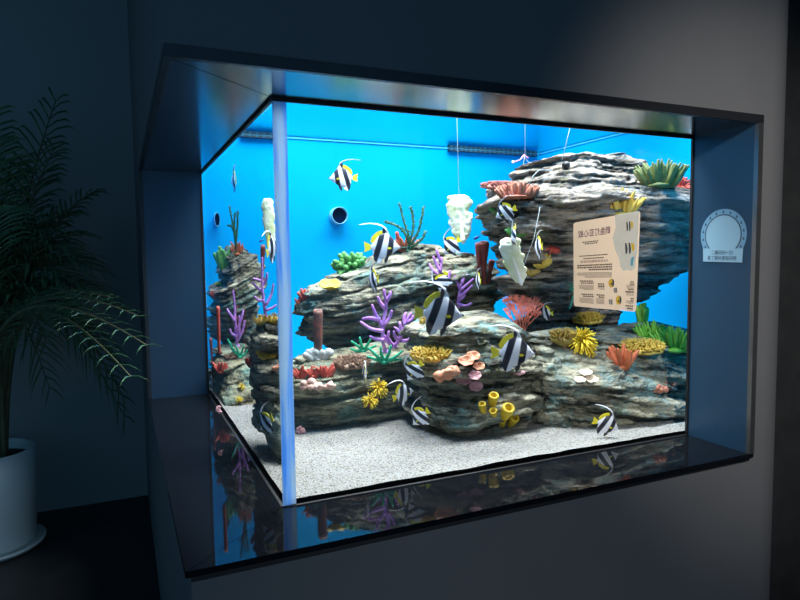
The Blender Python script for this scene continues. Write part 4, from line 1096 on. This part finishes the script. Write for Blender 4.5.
def capmap(u0, u1, v0, v1):
    def f(x, y):
        u = u0+(u1-u0)*x; v = v1+(v0-v1)*y
        q = pl[0].lerp(pl[1], u).lerp(pl[3].lerp(pl[2], u), v); return Vector((XS-.0026, q.y, q.z))
    return f
text_mesh('二维码扫一扫', 'stk_line', 'caption_text', capmap(.22, .76, .12, .46), root, .004)
text_mesh('来了解科普知识吧', 'stk_line', 'caption_text', capmap(.12, .86, .54, .88), root, .004)

# ------------------------------------------------------------------ palm in a pot
pb = at(0, 560, z=ZF); 
def palm():
    c = Vector((at(-6, 548, z=ZF).x, at(-6, 548, z=ZF).y, ZF)); k = px_m(c)
    R = 41*k; H = 100*k
    pot = empty('pot', c, 'round white plant pot on a saucer at the left edge', 'plant pot')
    b = MB(); b.lathe([(.0, .02), (R*.86, .02), (R*.92, .05), (R*.97, H*.5), (R, H), (R*.93, H), (R*.92, H*.9), (R*.5, H*.88), (0, H*.88)], n=56)
    b.build('pot_body', 'pot', pot)
    b = MB(); b.lathe([(0, 0), (R*.98, 0), (R*1.10, .02), (R*1.13, .035), (R*1.08, .035), (R*.96, .022), (0, .02)], n=56); b.build('saucer', 'pot', pot)
    b = MB(); b.lathe([(0, H*.90), (R*.9, H*.90), (R*.9, H*.885), (0, H*.885)], n=40); b.build('soil', 'soil', pot)
    base = c+Vector((0, 0, H*.9))
    root = empty('palm', base, 'tall leafy palm growing in the white pot at the left', 'plant')
    rnd = random.Random(11); r, v = view_axes(c)
    # fronds: tip offset (px right, px up) and arch
    specs = [(150, 95, 1.25, .3), (120, 150, 1.0, -.3), (90, 205, .9, .5), (105, 260, .6, 0), (70, 300, .5, -.5), (30, 330, .4, .2), (-40, 330, .4, -.2), (-90, 300, .6, .4), (-120, 240, .8, -.2), (-140, 150, 1.1, .3),
             (128, 60, 1.5, -.1), (95, 125, 1.2, .7), (60, 180, 1.0, -.8), (40, 250, .6, .9), (70, 75, 1.4, .9), (110, 185, 1.0, .1), (140, 40, 1.7, .5), (50, 120, 1.2, -1.0), (82, 345, .35, .3), (146, 203, .9, -2.3), (138, 232, .8, -2.5), (130, 172, 1.0, -2.4), (112, 250, .7, -2.8), (20, 300, .5, -1.2), (45, 285, .6, .6), (78, 240, .8, -.9), (98, 220, .8, .3), (15, 240, .7, -1.5), (60, 225, .8, .2), (85, 165, 1.1, -.5)]
    for i, (tx, ty, arch, dep) in enumerate(specs):
        st = base + r*rnd.uniform(-.35, .35)*R + v*rnd.uniform(-.35, .35)*R
        tip = base + r*tx*k + Vector((0, 0, ty*k)) + v*dep*60*k
        if tip.x > -.12:      # keep the fronds on the near side of the wall corner
            tip.x = -.12
        tip.y = min(tip.y, 2.3)
        if dep <= -2.0: tip = at(tx, 548-ty, y=-dep-1.5)
        ctrl = st.lerp(tip, .35) + Vector((0, 0, (150*arch+30)*k))
        ctrl.x = st.x*.6+ctrl.x*.4; ctrl.y = st.y*.6+ctrl.y*.4
        N = 36; pts = [st*(1-t)**2+ctrl*2*t*(1-t)+tip*t*t for t in (j/N for j in range(N+1))]
        b = MB(); b.tube(pts, [k*(2.4*(1-j/N)+.5) for j in range(N+1)], 7)
        s = b.build('frond', 'stem', root); s.matrix_parent_inverse = Matrix.Translation(-root.location)
        b = MB()
        for j in range(int(N*.36), N+1):
            t = (j/N-.36)/.64; d = (pts[min(j+1, N)]-pts[j-1]).normalized()
            side = d.cross(Vector((0, 0, 1)))
            side = side.normalized() if side.length > .05 else r.copy(); nup = side.cross(d)
            ln = k*(46*math.sin(PI*(.18+.72*t))+8)*(.55 if dep <= -2.0 else 1)
            for sg in (-1, 1):
                dr = (side*sg*.85+d*.75+nup*.15+Vector((rnd.uniform(-.15, .15), rnd.uniform(-.15, .15), rnd.uniform(-.1, .1)))).normalized()
                w = k*(1.6 if dep <= -2.0 else 2.6); p0 = pts[j]; l2 = ln*rnd.uniform(.85, 1.1)
                m1 = p0+dr*l2*.4; m2 = p0+dr*l2*.75+Vector((0, 0, -.10*l2)); e = p0+dr*l2+Vector((0, 0, -.30*l2)); wd = d*w
                up_ = nup*w*.35
                b.add([p0-wd*.3, p0+wd*.3, m1-wd*.5+up_, m1+wd*.5+up_, m2-wd*.4, m2+wd*.4, e, m1-up_*.4], [(0, 7, 2), (0, 1, 7), (1, 3, 7), (2, 7, 4), (7, 3, 5), (7, 5, 4), (4, 5, 6)])
        q = b.build('leaflets', 'palm', s, smooth=False); q.matrix_parent_inverse = s.matrix_parent_inverse.copy()
        q.matrix_parent_inverse = Matrix.Identity(4)
palm()

# ------------------------------------------------------------------ lights
def area(name, loc, rot, sx, sy, power, col, spread=PI):
    d = bpy.data.lights.new(name, 'AREA'); d.shape = 'RECTANGLE'; d.size = sx; d.size_y = sy; d.energy = power; d.color = col; d.spread = spread
    o = bpy.data.objects.new(name, d); COL.objects.link(o); o.location = loc; o.rotation_euler = rot; return o
area('tank_light', (1.38, .62, 1.9), (0, 0, 0), 2.1, .5, 84, (.97, 1, .98), 2.3)
area('tank_light', (1.20, 1.75, 1.9), (0, 0, 0), 2.2, .7, 82, (.96, 1, .99), 2.6)
def spot(name, loc, tgt, power, col, size, blend, rad):
    d = bpy.data.lights.new(name, 'SPOT'); d.energy = power; d.color = col; d.spot_size = math.radians(size); d.spot_blend = blend; d.shadow_soft_size = rad
    o = bpy.data.objects.new(name, d); COL.objects.link(o); o.location = loc
    o.rotation_euler = (Vector(tgt)-Vector(loc)).to_track_quat('-Z', 'Y').to_euler(); return o
spot('room_spot', (.2, -2.2, 1.7), (1.78, 0, .58), 330, (1, .95, .87), 38, 1.0, .08)
spot('low_fill_spot', (.7, -2.6, .1), (1.0, 0, -.55), 34, (1, .95, .88), 62, 1.0, .3)  # added fill for the lower wall, no visible fixture
w = bpy.data.worlds.new('world'); S.world = w; w.use_nodes = True
w.node_tree.nodes['Background'].inputs[0].default_value = (.05, .13, .22, 1); w.node_tree.nodes['Background'].inputs[1].default_value = 1.7

S.view_settings.view_transform = 'Standard'; S.view_settings.look = 'None'; S.view_settings.exposure = 0; S.view_settings.gamma = 1
S.view_settings.use_curve_mapping = False
S.cycles.transparent_max_bounces = 24; S.cycles.max_bounces = 12
